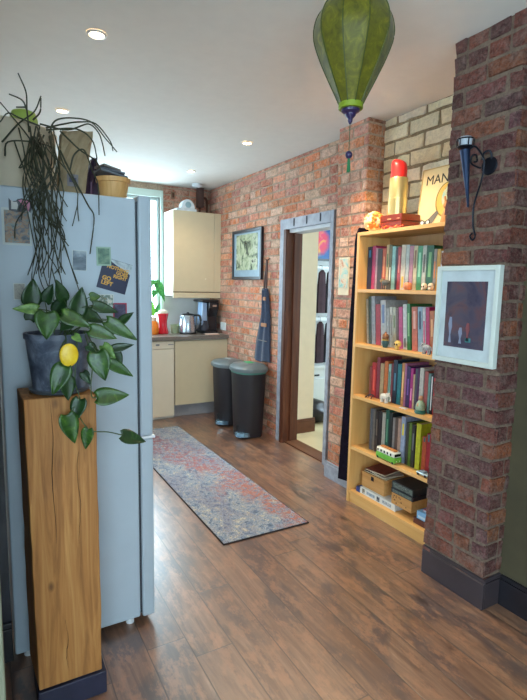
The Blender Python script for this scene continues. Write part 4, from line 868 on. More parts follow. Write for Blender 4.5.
row('fourth', SZ[3], [
 (368.8, 371.4, 408, (92, 94, 100), 'grey book', None), (371.6, 373.8, 408.5, (120, 110, 100), 'drab paperback', None), (374, 377, 410, (48, 34, 32), 'dark umber book', (.4, .8, (110, 96, 84))), (377.2, 380.2, 410, (36, 28, 30), 'black book', None), (380.6, 383.8, 412, (190, 184, 168), 'pale stone book', (.2, .9, (160, 150, 136))), (384, 387.4, 409, (24, 90, 70), 'dark emerald book', (.3, .8, (90, 140, 110))), (387.6, 390.6, 412, (30, 40, 40), 'blackish green book', None),
 (391, 393.2, 417, (150, 140, 134), 'light taupe book', None), (393.4, 396, 417.5, (100, 76, 66), 'cocoa book', (.3, .7, (170, 140, 120))), (396.2, 399.2, 418, (190, 150, 130), 'blush brown book', None), (399.4, 403.2, 416, (170, 180, 206), 'lilac and yellow book', (.6, .85, (222, 200, 50))), (404.4, 407, 422, (60, 56, 50), 'short dark book', None), (407.2, 409.8, 422, (96, 130, 40), 'moss green book', None), (410, 413.2, 424, (44, 44, 44), 'coal black book', (.4, .8, (110, 110, 110))),
 (414.2, 418.8, 423, (206, 206, 40), 'tall lime yellow book', None), (420.6, 424.6, 436, (196, 80, 44), 'short orange spined book', (.86, .98, (30, 90, 100))), (424.8, 428.6, 433, (176, 30, 44), 'crimson book', (.8, .98, (40, 110, 120))), (428.8, 433, 433, (60, 96, 104), 'petrol blue book', None), (433.4, 438, 433, (110, 70, 60), 'chestnut book', None)])
# hidden books that continue the rows behind the pillar are left out

# figures on the shelves
def on(u, x, z): return (x, ypx(u, x, z), z)
def figure(name, label, cat, u, sh, x=2.222):
    p = on(u, x, SZ[sh]+.001); return thing(name, label, cat, p), Vector(p)
gryd = mat('figure_grey_dark', (84, 80, 70), .6, var=.4, scale=60)
def quadruped(t, p, s, m, m2=None, spots=False, legs=.45, trunk=False, dirn=1):
    L_ = s; r_ = s*.28
    MB().ball(p+Vector((0, 0, s*.62)), r_*.8, L_*.5, r_*1.0).build('body', m, t, smooth='all')
    for dy in (-.3, .3):
        for dx in (-.45, .45): MB().tube([p+Vector((dx*r_, dy*L_, 0)), p+Vector((dx*r_, dy*L_, s*.5))], s*.085, 8).build('leg', m, t)
    hd = p+Vector((-.0, dirn*L_*.55, s*.82)); MB().ball(hd, s*.17, s*.2, s*.19).build('head', m2 or m, t, smooth='all')
    for dx in (-1, 1): MB().ball(hd+Vector((dx*s*.15, -dirn*s*.06, s*.1)), s*.03 if not trunk else s*.03, s*.07 if not trunk else s*.12, s*.08 if not trunk else s*.13, 8).build('ear', m, t, smooth='all')
    if trunk: MB().tube(curve([hd+Vector((0, dirn*s*.12, 0)), hd+Vector((0, dirn*s*.28, -s*.2)), hd+Vector((0, dirn*s*.26, -s*.55))], 4), s*.05, 8).build('trunk', m, t)
    MB().tube([p+Vector((0, -dirn*L_*.5, s*.7)), p+Vector((0, -dirn*L_*.58, s*.35))], s*.025, 6).build('tail', m, t)
t, p = figure('animal_figurine', 'mottled grey animal figurine before the books at the left of the top shelf', 'figurine', 385.5, 0)
quadruped(t, p, .068, gryd, mat('figure_tan', (150, 120, 80), .6))
t, p = figure('orange_ornament', 'small peach orange pumpkin ornament on the top shelf', 'ornament', 407.5, 0)
om = mat('peach_orange', (232, 140, 92), .5, var=.15)
for k in range(8):
    a = k*math.pi/4; MB().ball(p+Vector((.012*math.cos(a), .012*math.sin(a), .022)), .014, .014, .022, 10).build('lobe', om, t, smooth='all')
MB().tube([p+Vector((0, 0, .042)), p+Vector((.002, .002, .052))], .003, 6).build('stalk', mat('stalk_brown', (110, 90, 50), .7), t)
for u, w_ in ((424, 'left'), (430.5, 'right')):
    t, p = figure('pebble_ornament', '%s one of two cream skull-like ornaments on the top shelf' % w_, 'ornament', u, 0)
    im = mat('ivory_resin', (226, 206, 174), .5, var=.1)
    MB().ball(p+Vector((0, 0, .022)), .016, .018, .02).build('cranium', im, t, smooth='all'); MB().ball(p+Vector((-.008, 0, .009)), .01, .011, .009).build('jaw', im, t, smooth='all')
    for dy in (-.007, .007): MB().ball(p+Vector((-.0145, dy, .022)), .003, .004, .005, 8).build('eye_socket', mat('socket_dark', (60, 36, 30), .7), t, smooth='all')
t, p = figure('gnome_figurine', 'bronze-headed figurine with a teal body on the second shelf', 'figurine', 385, 1)
MB().lathe([(.015, 0), (.018, .01), (.024, .03), (.02, .045), (.012, .05)], p, 20).build('body', mat('teal_dark', (44, 84, 84), .5), t, smooth=True)
MB().ball(p+Vector((0, 0, .067)), .022, .022, .023).build('head', mat('bronze', (150, 100, 66), .4, .5), t, smooth='all'); MB().lathe([(.023, .044), (.024, .05), (.014, .055)], p, 20).build('collar', mat('ochre', (180, 150, 80), .5), t, smooth=True)
MB().ball(p+Vector((0, 0, .092)), .008).build('topknot', mat('bronze', (150, 100, 66), .4, .5), t, smooth='all')
t, p = figure('skull_ornament', 'yellow patterned sugar skull ornament on the second shelf', 'ornament', 397.5, 1)
ym = mat('skull_yellow', (216, 180, 90), .5, var=.25, scale=80)
MB().ball(p+Vector((0, 0, .034)), .02, .023, .022).build('cranium', ym, t, smooth='all'); MB().box(p.x-.015, p.x+.005, p.y-.012, p.y+.012, p.z, p.z+.018).build('jaw', ym, t, bevel=.004)
for dy in (-.009, .009): MB().ball(p+Vector((-.018, dy, .032)), .004, .006, .007, 8).build('eye_socket', mat('socket_dark', (60, 36, 30), .7), t, smooth='all')
def stripe_mat():
    t = NT('zebra_stripes'); w = t.add('ShaderNodeTexWave', i_Scale=60., i_Distortion=6.); w.wave_type = 'BANDS'; w.bands_direction = 'Y'; t.link(t.obj(), w.inputs['Vector'])
    t.link(t.ramp(w.outputs['Fac'], [(.48, lin((30, 30, 34))), (.54, lin((220, 222, 226)))]), t.b.inputs['Base Color']); return t.m
t, p = figure('zebra_figurine', 'black and white patterned animal figurine at the right of the second shelf', 'figurine', 426.5, 1)
quadruped(t, p, .062, stripe_mat())
t, p = figure('elephant_figurine', 'small white elephant figurine on the third shelf', 'figurine', 384, 2)
quadruped(t, p, .066, mat('white_elephant', (214, 206, 190), .6, var=.1), trunk=True, dirn=-1)
t, p = figure('lizard_figurine', 'thin dark metal lizard figurine at the left of the third shelf', 'figurine', 370, 2)
lm = mat('dark_metal_figure', (52, 30, 28), .5, .3)
MB().tube(curve([p+Vector((-.015, .03, .002)), p+Vector((0, .01, .02)), p+Vector((0, -.015, .026)), p+Vector((0, -.04, .02))], 5), .005, 8).build('body', lm, t)
for dy in (.005, -.025): MB().tube([p+Vector((0, dy, .022)), p+Vector((-.012, dy+.004, .001))], .003, 6).build('leg', lm, t)
t, p = figure('white_tag', 'small white paper tag lying on the third shelf edge', 'tag', 403.5, 2)
MB().box(p.x-.012, p.x+.012, p.y-.025, p.y+.025, p.z-.0008, p.z+.003).build('tag_card', paper, t, bevel=.001); MB().lathe([(.003, .0031), (.003, .0036)], p+Vector((0, .018, 0)), 10).build('eyelet', nl, t)
t, p = figure('buddha_figurine', 'seated figurine in teal and tan glaze at the right of the third shelf', 'figurine', 420, 2)
MB().lathe([(.03, 0), (.034, .01), (.026, .022)], p, 24).build('base', mat('teal_glaze', (40, 104, 92), .3), t, smooth=True)
MB().lathe([(.026, .022), (.03, .035), (.024, .06), (.012, .078)], p, 24).build('torso', mat('pale_green_glaze', (150, 170, 140), .4, var=.3, scale=60), t, smooth=True)
MB().ball(p+Vector((0, 0, .09)), .014, .014, .017).build('head', mat('tan_glaze', (190, 140, 104), .4), t, smooth='all')
MB().ball(p+Vector((-.02, 0, .045)), .008, .01, .02, 8).build('apron_front', mat('tan_glaze', (190, 140, 104), .4), t, smooth='all')
# camper van toy
p0 = Vector(on(379, 2.222, SZ[3]+.001)); p1 = Vector(on(398, 2.215, SZ[3]+.001)); c = (p0+p1)/2; L_ = (p0-p1).length*.98
t = thing('toy_camper_van', 'green and white toy camper van parked on the fourth shelf', 'toy', (c.x, c.y, c.z))
Mv = frame_M(c, (p1-p0), Vector((0, 0, 1)).cross(p1-p0)); h2 = L_/2; wv = .03
gv = mat('van_green', (110, 180, 60), .3, coat=.3); wvm = mat('van_white', (232, 230, 214), .3, coat=.3); dk = mat('van_glass', (30, 34, 40), .1)
MB().box(-h2, h2, -wv, wv, .006, .042, Mv).build('lower_body', gv, t, bevel=.004, seg=3)
MB().box(-h2+.003, h2-.005, -wv+.001, wv-.001, .0425, .074, Mv).build('upper_body', wvm, t, bevel=.006, seg=3)
for k in range(5):
    x = -h2+.014+k*(L_-.026)/5; MB().box(x, x+.011, -wv-.0004, wv+.0004, .05, .064, Mv).build('side_window', dk, t)
MB().box(h2-.006, h2-.0042, -wv+.005, wv-.005, .049, .066, Mv).build('windscreen', dk, t)
MB().box(-h2+.02, h2-.02, -.012, .012, .0745, .084, Mv).build('luggage', mat('van_luggage', (190, 120, 60), .6, var=.4, scale=80), t, bevel=.002)
MB().box(h2, h2+.002, -wv+.002, wv-.002, .008, .012, Mv).build('bumper', mat('chrome', (200, 200, 204), .2, 1), t)
for sx_ in (-h2+.018, h2-.018):
    for sy_ in (-wv-.001, wv-.005):
        MB().lathe([(.008, 0), (.008, .006)], (0, 0, 0), 16, M=Mv @ Matrix.Translation((sx_, sy_+.006, .0082)) @ Matrix.Rotation(R(90), 4, 'X')).build('wheel', blk, t)
for sy_ in (-.013, .013): MB().ball(Mv @ Vector((h2+.0005, sy_, .022)), .003, .003, .003, 8).build('headlamp', wvm, t, smooth='all')
p0 = Vector(on(418, 2.218, SZ[3]+.001)); p1 = Vector(on(429, 2.218, SZ[3]+.001)); c = (p0+p1)/2; L_ = (p0-p1).length
t = thing('toy_car', 'pale silver-blue toy car at the right end of the fourth shelf', 'toy', (c.x, c.y, c.z)); Mv = frame_M(c, (p1-p0), Vector((0, 0, 1)).cross(p1-p0)); h2 = L_/2
sv = mat('silver_blue', (190, 206, 208), .2, .3)
MB().box(-h2, h2, -.018, .018, .006, .02, Mv).build('body', sv, t, bevel=.004); MB().box(-h2*.5, h2*.4, -.015, .015, .0203, .032, Mv).build('cabin', mat('car_glass', (120, 136, 150), .1), t, bevel=.005)
for sx_ in (-h2+.015, h2-.015):
    for sy_ in (-.019, .015): MB().lathe([(.008, 0), (.008, .005)], (0, 0, 0), 14, M=Mv @ Matrix.Translation((sx_, sy_+.0045, .0082)) @ Matrix.Rotation(R(90), 4, 'X')).build('wheel', blk, t)

# bottom shelf boxes
z = SZ[4]+.001
def bybox(u0, u1, x, z): return ypx(u1, x, z), ypx(u0, x, z)
y0, y1 = bybox(360, 394.5, 2.225, z)
t = thing('board_game_box', 'long white board game box with small pictures at the bottom shelf front', 'box', (2.33, (y0+y1)/2, z))
MB().box(2.225, 2.44, y0, y1, z, z+.046).build('carton', mat('game_white', (216, 218, 214), .5, var=.05), t, bevel=.002)
for f0, f1, zz0, zz1, c_ in ((.42, .5, .008, .04, (44, 60, 70)), (.1, .34, .014, .034, (150, 160, 170)), (.56, .8, .014, .034, (140, 160, 176)), (.86, .93, .008, .04, (120, 110, 90))):
    MB().box(2.2235, 2.225, y0+(y1-y0)*f0, y0+(y1-y0)*f1, z+zz0, z+zz1).build('printed_panel', art('game_print_%d' % int(f0*100), [tuple(int(v*.8) for v in c_), c_, (210, 210, 206)], 90, f0), t)
t = thing('book', 'blue book lying left of the white board game box on the bottom shelf', 'book', (2.3, y1+.02, z), 'things on the bottom shelf')
MB().box(2.225, 2.4, y1+.003, y1+.04, z, z+.004).box(2.225, 2.4, y1+.003, y1+.04, z+.03, z+.034).box(2.223, 2.2245, y1+.003, y1+.04, z, z+.034).build('cover', mat('royal_blue', (44, 66, 130), .5), t); MB().box(2.226, 2.395, y1+.004, y1+.039, z+.0042, z+.0298).build('pages', mat('page_block', (206, 192, 162), .9), t)
zb = z+.047
bw = wood_mat('box_wood', (176, 120, 60), (204, 150, 88), (220, 172, 112), 'y', 1.2)
ya, yb_ = bybox(361, 383, 2.24, zb)
t = thing('wooden_box', 'plain pale wooden box on the board game box at the bottom shelf left', 'box', (2.34, (ya+yb_)/2, zb))
MB().box(2.245, 2.43, ya, yb_, zb, zb+.085).build('carcass', bw, t, bevel=.002); MB().box(2.242, 2.432, ya-.001, yb_+.001, zb+.086, zb+.106).build('lid', bw, t, bevel=.002); MB().box(2.239, 2.2415, (ya+yb_)/2-.012, (ya+yb_)/2+.012, zb+.07, zb+.098).build('clasp', nl, t)
zt = zb+.107
for i, (dy, w_, c_, d_) in enumerate(((0, 0, (40, 34, 36), 'black'), (-.02, -.02, (150, 140, 130), 'grey'), (.01, -.03, (110, 50, 44), 'dark red'))):
    t = thing('magazine', '%s covered magazine %s on the plain wooden box' % (d_, ('at the bottom of the pile', 'in the middle of the pile', 'on top of the pile')[i]), 'magazine', (2.34, (ya+yb_)/2, zt+.009*i), 'magazines on the wooden box')
    M = Matrix.Translation((2.34, (ya+yb_)/2+dy, zt+.009*i)) @ Matrix.Rotation(R((4, -7, 9)[i]), 4, 'Z')
    MB().box(-.085, .085, -.1-w_/2, .1+w_/2, .0005, .0012, M).box(-.085, .085, -.1-w_/2, .1+w_/2, .0072, .008, M).build('cover', mat('mag_%s' % 'abc'[i], c_, .4, var=.3, scale=30), t); MB().box(-.083, .083, -.099-w_/2, .099+w_/2, .0013, .0071, M).build('pages', mat('page_block', (206, 192, 162), .9), t)
yc, yd = bybox(391, 411, 2.225, zb)
t = thing('puzzle_box', 'open wooden puzzle box with dark dots, under the black game boxes', 'box', (2.34, (yc+yd)/2, zb))
MB().box(2.225, 2.43, yc, yd, zb, zb+.075).build('carcass', bw, t, bevel=.002)
dotm = mat('pokerwork', (84, 52, 28), .7)
for k in range(14):
    yy = yc+.012+(yd-yc-.024)*rc.random(); zz = zb+.012+.05*rc.random(); MB().lathe([(.004, 0), (.004, .001)], (2.2252, yy, zz), 8, M=Matrix.Rotation(R(-90), 4, 'Y')).build('burnt_dot', dotm, t)
for i, (h_, c_, d_, zz) in enumerate(((.03, (30, 32, 40), 'lower', 0), (.042, (44, 48, 50), 'upper', .031))):
    t = thing('game_box', '%s black game box on the dotted wooden puzzle box' % d_, 'box', (2.34, (yc+yd)/2, zb+.076+zz), 'black game boxes')
    MB().box(2.222+.004*i, 2.42, yc-.01+.004*i, yd+.002, zb+.076+zz, zb+.076+zz+h_).build('carton', mat('game_black_%d' % i, c_, .35, var=.2), t, bevel=.002)
    MB().box(2.2205+.004*i, 2.222+.004*i, yc, yd-.01, zb+.076+zz+.006, zb+.076+zz+h_-.006).build('printed_panel', art('box_print_%d' % i, [(40, 44, 50), (110, 120, 110), (60, 70, 66), (170, 176, 170)], 40, 4+i), t)
ye, yf = bybox(413, 428, 2.225, z)
t = thing('small_box', 'dark brown flat box at the bottom right of the bookcase', 'box', (2.29, (ye+yf)/2, z))
MB().box(2.225, 2.36, ye, yf, z, z+.028).build('carton', mat('maroon_brown', (96, 48, 36), .5), t, bevel=.002); MB().box(2.223, 2.362, ye-.001, yf+.001, z+.0285, z+.036).build('lid', mat('maroon_brown', (96, 48, 36), .5), t, bevel=.002)
t = thing('small_box', 'light blue carton stacked on the dark brown flat box', 'box', (2.29, (ye+yf)/2, z+.037))
MB().box(2.23, 2.32, ye+.02, yf-.02, z+.037, z+.085).build('carton', mat('sky_blue_card', (130, 178, 216), .5), t, bevel=.002); MB().box(2.2285, 2.23, ye+.03, yf-.035, z+.045, z+.06).build('printed_panel', mat('pale_print', (196, 214, 226), .5), t)
t = thing('small_box', 'pink little carton on top of the light blue one', 'box', (2.29, (ye+yf)/2, z+.086))
MB().box(2.25, 2.31, ye+.025, yf-.05, z+.086, z+.1).build('carton', mat('pink_card', (206, 120, 128), .5), t, bevel=.002); MB().box(2.249, 2.25, ye+.03, yf-.055, z+.089, z+.096).build('printed_panel', mat('pale_print', (196, 214, 226), .5), t)

# things on top of the bookcase
zT = 1.865
t = thing('lipstick_ornament', 'giant red and gold lipstick standing on the red-brown box', 'ornament', (2.34, 2.385, 1.962))
gold = mat('gold_metal', (232, 214, 150), .28, .8, var=.03)
lc = (2.34, 2.425, 0)
MB().lathe([(.061, 1.963), (.061, 2.065), (.0595, 2.066), (.0595, 2.07), (.058, 2.071), (.058, 2.19), (.056, 2.196), (.052, 2.196), (.05, 2.19)], lc, 40).build('gold_case', gold, t, smooth=True)
vs = []; n = 28
for i, (r_, z_) in enumerate([(.05, 2.185), (.05, 2.255), (.049, 2.275), (.045, 2.29), (.037, 2.302), (.022, 2.309), (.001, 2.312)]):
    for k in range(n):
        a = 2*math.pi*k/n; zz = z_+(.35*r_*math.sin(a)*(1 if i > 1 else 0)); vs.append((lc[0]+r_*math.cos(a), lc[1]+r_*math.sin(a), zz))
q = MB(); q.add(vs, [(i*n+k, i*n+(k+1) % n, (i+1)*n+(k+1) % n, (i+1)*n+k) for i in range(6) for k in range(n)]); q.build('red_bullet', mat('lipstick_red', (232, 44, 40), .4), t, smooth='all')
t = thing('gift_box', 'glossy red-brown box under the giant lipstick on top of the bookcase', 'box', (2.33, 2.35, zT))
rb = mat('redbrown_lacquer', (120, 42, 24), .3, coat=.3)
MB().box(2.26, 2.415, 2.30, 2.485, zT, zT+.055).build('carton', rb, t, bevel=.003); MB().box(2.258, 2.417, 2.298, 2.487, zT+.056, zT+.096).build('lid', rb, t, bevel=.003)
MB().box(2.2565, 2.258, 2.39, 2.42, zT+.066, zT+.072).build('printed_panel', mat('pale_gold_print', (220, 180, 130), .5), t); MB().box(2.2565, 2.258, 2.315, 2.34, zT+.066, zT+.07).build('printed_panel', mat('pale_gold_print', (220, 180, 130), .5), t)
pc = Vector((2.27, 2.555, zT))
t = thing('fluffy_ornament', 'fluffy cream and orange ball ornament at the left end of the bookcase top', 'ornament', pc)
cr = mat('fluff_cream', (236, 206, 150), .8, var=.2, scale=60, bump=.8, bscale=120); orr = mat('fluff_orange', (240, 130, 50), .7, var=.3, scale=60, bump=.8, bscale=120)
vs = []
MB().ball(pc+Vector((0, 0, .062)), .058, .058, .06, 20).build('core', cr, t, smooth='all')
for k in range(80):
    a = rc.uniform(0, 6.28); b = rc.uniform(-.7, 1.5); d_ = Vector((math.cos(a)*math.cos(b), math.sin(a)*math.cos(b), math.sin(b)))
    MB().ball(pc+Vector((0, 0, .064))+d_*.058, .013, .013, .013, 8).build('tuft', orr if (d_.y < -.15) else cr, t, smooth='all')
MB().lathe([(.04, .0), (.03, .012)], pc, 20).build('foot', cr, t)
t = thing('orange_garland', 'red and orange paper petals scattered in front of the lacquer box', 'garland', (2.225, 2.4, zT))
for k in range(12):
    y = 2.47-.016*k; x = 2.222+rc.uniform(-.01, .014); zz = zT+.003+rc.uniform(0, .01)
    leaf((x, y, zz+.004), (x+rc.uniform(-.012, .012), y-.028, zz+rc.uniform(.0, .022)), .02, mat('petal_red', (232, 66, 34), .6) if k % 3 else mat('petal_orange', (240, 150, 60), .6), t, facing=(-1, -.5, 1), heart=0, name='petal')
# poster board leaning on the alcove wall
a0 = Vector((2.425, 2.335, zT+.001)); lean = Vector((.04, 0, .375)); wdt = .40; ey = lean.normalized(); exx = Vector((0, -1, 0))
t = thing('art_board', 'cream board with black capital letters and a painted globe, leaning on the cream bricks', 'picture', a0+Vector((0, -wdt/2, 0)))
Mb = frame_M(a0, exx, ey)       # local x to the right, y up, z towards the viewer
Hh = lean.length
MB().box(0, wdt, 0, Hh, -.006, .004, Mb).build('board', mat('board_cream', (226, 206, 156), .6, var=.05), t)
fbm = mat('board_edge', (196, 168, 110), .6)
MB().box(0, .006, 0, Hh, .0042, .007, Mb).box(0, wdt, Hh-.006, Hh, .0042, .007, Mb).build('edge_trim', fbm, t)
text('lettering', 'MANI', .08, Mb @ Matrix.Translation((.035, Hh-.1, .0045)), mat('black_ink', (34, 34, 34), .6), t)
cir = [(math.cos(2*math.pi*k/40), math.sin(2*math.pi*k/40)) for k in range(40)]
def disc(cx, cy, r, z0_, m_, nm, sx=1):
    MB().prism([(cx+r*x*sx, cy+r*y) for x, y in cir], lambda x, y: Mb @ Vector((x, y, z0_)), lambda x, y: Mb @ Vector((x, y, z0_+.0008))).build(nm, m_, t)
disc(.215, .17, .105, .0045, mat('olive_paint', (140, 120, 50), .6), 'painted_ring', .8)
disc(.218, .172, .098, .0055, mat('ochre_paint', (214, 176, 84), .6), 'painted_ring', .78)
disc(.235, .185, .07, .0065, art('globe_paint', [(90, 150, 150), (150, 190, 180), (206, 200, 150), (60, 110, 120)], 40, 3), 'painted_globe', .8)
MB().prism([(.01, .0), (.1, .0), (.17, .095), (.15, .11)], lambda x, y: Mb @ Vector((x, y, .0068)), lambda x, y: Mb @ Vector((x, y, .0076))).build('painted_shape', mat('grey_paint_flat', (104, 104, 100), .6), t)
t = thing('toy_glasses', 'tiny black rimmed toy glasses on the bookcase top by the art board', 'ornament', (2.235, 2.09, zT))
for dy in (-.02, .02):
    cc = Vector((2.235, 2.09+dy, zT+.0155)); MB().tube([cc+Vector((0, .015*math.cos(a), .0125*math.sin(a))) for a in [2*math.pi*k/16 for k in range(16)]], .0028, 6, True).build('rim', blk, t)
    MB().lathe([(.0125, 0), (.0125, .001)], cc, 16, M=Matrix.Rotation(R(-90), 4, 'Y')).build('lens', paper, t)
MB().tube([(2.235, 2.085, zT+.02), (2.235, 2.095, zT+.02)], .002, 6).build('bridge', blk, t)
t = thing('wooden_figurine', 'small smooth wooden figurine beside the brick pillar on the bookcase top', 'figurine', (2.33, 1.99, zT))
wf = wood_mat('figurine_wood', (170, 110, 60), (200, 140, 84), (216, 164, 110), 'z', 2)
MB().lathe([(.03, 0), (.034, .02), (.026, .06), (.018, .085), (.014, .092)], (2.33, 2.02, zT), 24).build('body', wf, t, smooth=True); MB().ball((2.33, 2.02, zT+.112), .022, .022, .024).build('head', wf, t, smooth='all')
for dy in (-.012, .012): MB().tube([(2.33, 2.02+dy, zT+.125), (2.33, 2.02+dy*1.6, zT+.165)], .006, 8).build('ear', wf, t)

# ------------------------------------------------------------------ pillar: framed picture and iron sconce
wfr = mat('white_frame', (192, 198, 190), .4, var=.02)
t = thing('framed_picture', 'white framed dark picture with pale mount hanging on the brick pillar', 'picture', (PX-.02, 1.56, 1.15))
y0, y1, z0, z1 = 1.389, 1.731, 1.152, 1.612; fx0, fx1 = PX-.042, PX-.0125; fwid = .022
MB().box(fx0, fx1, y0, y0+fwid, z0, z1).box(fx0, fx1, y1-fwid, y1, z0, z1).box(fx0, fx1, y0+fwid, y1-fwid, z0, z0+fwid).box(fx0, fx1, y0+fwid, y1-fwid, z1-fwid, z1).build('frame', wfr, t, bevel=.002)
MB().box(fx0+.015, fx1, y0+fwid, y1-fwid, z0+fwid, z1-fwid).build('mount', mat('mount_white', (184, 192, 194), .35), t)
my0, my1, mz0, mz1 = y0+.064, y1-.054, z0+.075, z1-.072
MB().box(fx0+.0135, fx0+.015, my0, my1, mz0, mz1).build('print', art('dusk_print', [(44, 42, 58), (60, 56, 74), (74, 66, 80), (90, 64, 70), (56, 54, 70)], 7, 2, .1), t)
pf = mat('print_pale_figure', (118, 124, 146), .4)
for (yy, zz, hh, c_) in ((my1-.035, mz0+.02, .13, pf), (my1-.095, mz0+.02, .08, pf), (my1-.135, mz0+.035, .09, mat('print_red', (116, 52, 56), .4))):
    MB().prism([(-.008, 0), (.008, 0), (.004, .3), (.012, .7), (.006, .95), (-.006, .95), (-.01, .6), (-.003, .3)], lambda y, z: Vector((fx0+.0125, yy+y, zz+z*hh)), lambda y, z: Vector((fx0+.0135, yy+y, zz+z*hh))).build('painted_figure', c_, t)
MB().box(fx0+.0125, fx0+.0135, my0+.07, my0+.1, mz0+.03, mz0+.05).build('painted_patch', mat('print_teal', (50, 120, 126), .4), t)

iron = mat('wrought_iron', (22, 24, 34), .38, .6, var=.2)
XS = PX-.012
sc = thing('iron_wall_sconce', 'black wrought iron torch sconce with scrollwork on the brick pillar', 'sconce', (XS, 1.50, 1.72))
pp = at(490, 166, 'x', XS)
MB().lathe([(.034, 0), (.04, .004), (.036, .01), (.012, .014)], pp, 28, M=Matrix.Rotation(R(-90), 4, 'Y')).build('wall_plate', iron, sc, smooth=True)
def S(u, v, x): return at(u, v, 'x', x)
XC = 1.915
top = S(465, 150, XC); tip = S(468, 206, XC)
q = MB(); ax = (tip-top); L_ = ax.length; Mz = frame_M(top, Vector((1, 0, 0)), Vector((0, 1, 0)))
rot = Vector((0, 0, -1)).rotation_difference(ax.normalized()).to_matrix().to_4x4()
MB().lathe([(.023, 0), (.021, -.02), (.011, -L_*.55), (.005, -L_*.97), (.0065, -L_), (.001, -L_-.008)], top, 20, M=rot).build('torch_cone', mat('blue_steel', (46, 60, 86), .3, .7), sc, smooth=True)
MB().lathe([(.024, .0), (.034, .008), (.036, .012), (.034, .016)], top, 24).build('cup_tray', iron, sc, smooth=True)
MB().tube([top+Vector((.036*math.cos(a), .036*math.sin(a), .045)) for a in [2*math.pi*k/24 for k in range(24)]], .0028, 6, True).build('gallery_ring', iron, sc)
for k in range(6):
    a = 2*math.pi*k/6; MB().tube([top+Vector((.035*math.cos(a), .035*math.sin(a), .014)), top+Vector((.037*math.cos(a), .037*math.sin(a), .045))], .0026, 6).build('gallery_bar', iron, sc)
MB().lathe([(.027, .017), (.03, .05), (.026, .055), (.001, .05)], top, 24, False).build('glass_cup', mat('frosted_glass_cup', (196, 204, 214), .25, trans=.3), sc, smooth=True)
pts = [S(470, 148, XC), S(476, 147, 1.925), S(484, 160, 1.945), S(482, 178, 1.955), S(474, 205, 1.965), S(473, 225, 1.97), S(475, 236, 1.972), S(472, 240, 1.97), S(470, 236, 1.97), S(472.5, 233, 1.97)]
MB().tube(curve(pts, 7), .0044, 8).build('scroll_bar', iron, sc)
pts = [S(481, 168, 1.945), S(477, 167, 1.935), S(471, 163, 1.925), S(472, 156, 1.925), S(476, 155, 1.93), S(477, 161, 1.932), S(474, 162, 1.932)]
MB().tube(curve(pts, 6), .0042, 8).build('scroll', iron, sc)
pts = [S(482, 160, 1.945), S(484, 153, 1.955), S(490, 151, 1.97), S(492, 160, 1.982), S(490, 166, 1.984)]
MB().tube(curve(pts, 6), .0046, 8).build('scroll', iron, sc)

# ------------------------------------------------------------------ green silk lantern
LXY = (1.29, 1.62)
def silk():
    t = NT('green_silk'); n = t.noise(22, t.obj(), 5, .65, 1.); n2 = t.noise(120, t.obj((1, 1, .3)), 2)
    c = t.ramp(n, [(.3, lin((82, 80, 6))), (.55, lin((118, 114, 10))), (.75, lin((158, 150, 26)))])
    t.link(c, t.b.inputs['Base Color']); t.b.inputs['Roughness'].default_value = .5; t.b.inputs['Sheen Weight'].default_value = .3
    tl = t.add('ShaderNodeBsdfTranslucent'); t.link(c, tl.inputs['Color']); mx = t.n.new('ShaderNodeMixShader'); mx.inputs[0].default_value = .35
    t.link(t.b.outputs[0], mx.inputs[1]); t.link(tl.outputs[0], mx.inputs[2]); t.link(mx.outputs[0], t.out.inputs[0]); t.bump(n2, .2, .002); return t.m
sk = silk()
t = thing('silk_lantern', 'teardrop shaped green silk lantern with a tassel hanging from the ceiling', 'lantern', (LXY[0], LXY[1], 2.0))
prof = [(.046, 2.212), (.062, 2.245), (.09, 2.30), (.119, 2.36), (.143, 2.42), (.152, 2.46), (.15, 2.50), (.136, 2.54), (.108, 2.572), (.07, 2.592), (.046, 2.598)]
NR = 10; vs = []; n = NR*6; pr = curve([(r_, 0, z_) for r_, z_ in prof], 3)
for p in pr:
    for k in range(n):
        a = 2*math.pi*k/n; f_ = (k % 6)/6; rr = p.x*(1-.045*math.sin(math.pi*f_))
        vs.append((LXY[0]+rr*math.cos(a), LXY[1]+rr*math.sin(a), p.z))
q = MB(); q.add(vs, [(i*n+k, i*n+(k+1) % n, (i+1)*n+(k+1) % n, (i+1)*n+k) for i in range(len(pr)-1) for k in range(n)]); q.build('silk_shade', sk, t, smooth=True)
ribm = mat('lantern_rib', (70, 78, 18), .6)
for k in range(NR):
    a = 2*math.pi*k/NR
    MB().tube([(LXY[0]+(p.x+.0012)*math.cos(a), LXY[1]+(p.x+.0012)*math.sin(a), p.z) for p in pr], .0022, 5).build('rib', ribm, t)
MB().lathe([(.046, 2.193), (.048, 2.195), (.048, 2.214), (.044, 2.215)], LXY+(0,), 32).build('lower_ring', mat('lime_trim', (126, 146, 30), .5), t, smooth=True)
MB().lathe([(.046, 2.598), (.05, 2.6), (.05, 2.616), (.02, 2.618)], LXY+(0,), 32).build('upper_ring', mat('lime_trim', (126, 146, 30), .5), t, smooth=True)
pur = mat('purple_lacquer', (46, 34, 74), .3)
MB().lathe([(.036, 2.192), (.035, 2.184), (.022, 2.176), (.02, 2.168), (.01, 2.158), (.009, 2.148), (.005, 2.14), (.001, 2.136)], LXY+(0,), 28).build('finial', pur, t, smooth=True)
MB().tube([LXY+(2.137,), LXY+(2.032,)], .0016, 6).build('cord', mat('green_cord', (40, 84, 50), .7), t)
MB().tube([LXY+(2.615,), LXY+(2.649,)], .002, 6).build('cord', mat('green_cord', (40, 84, 50), .7), t)
MB().ball(LXY+(2.022,), .014, .014, .015).build('bead', pur, t, smooth='all')
ts = MB()
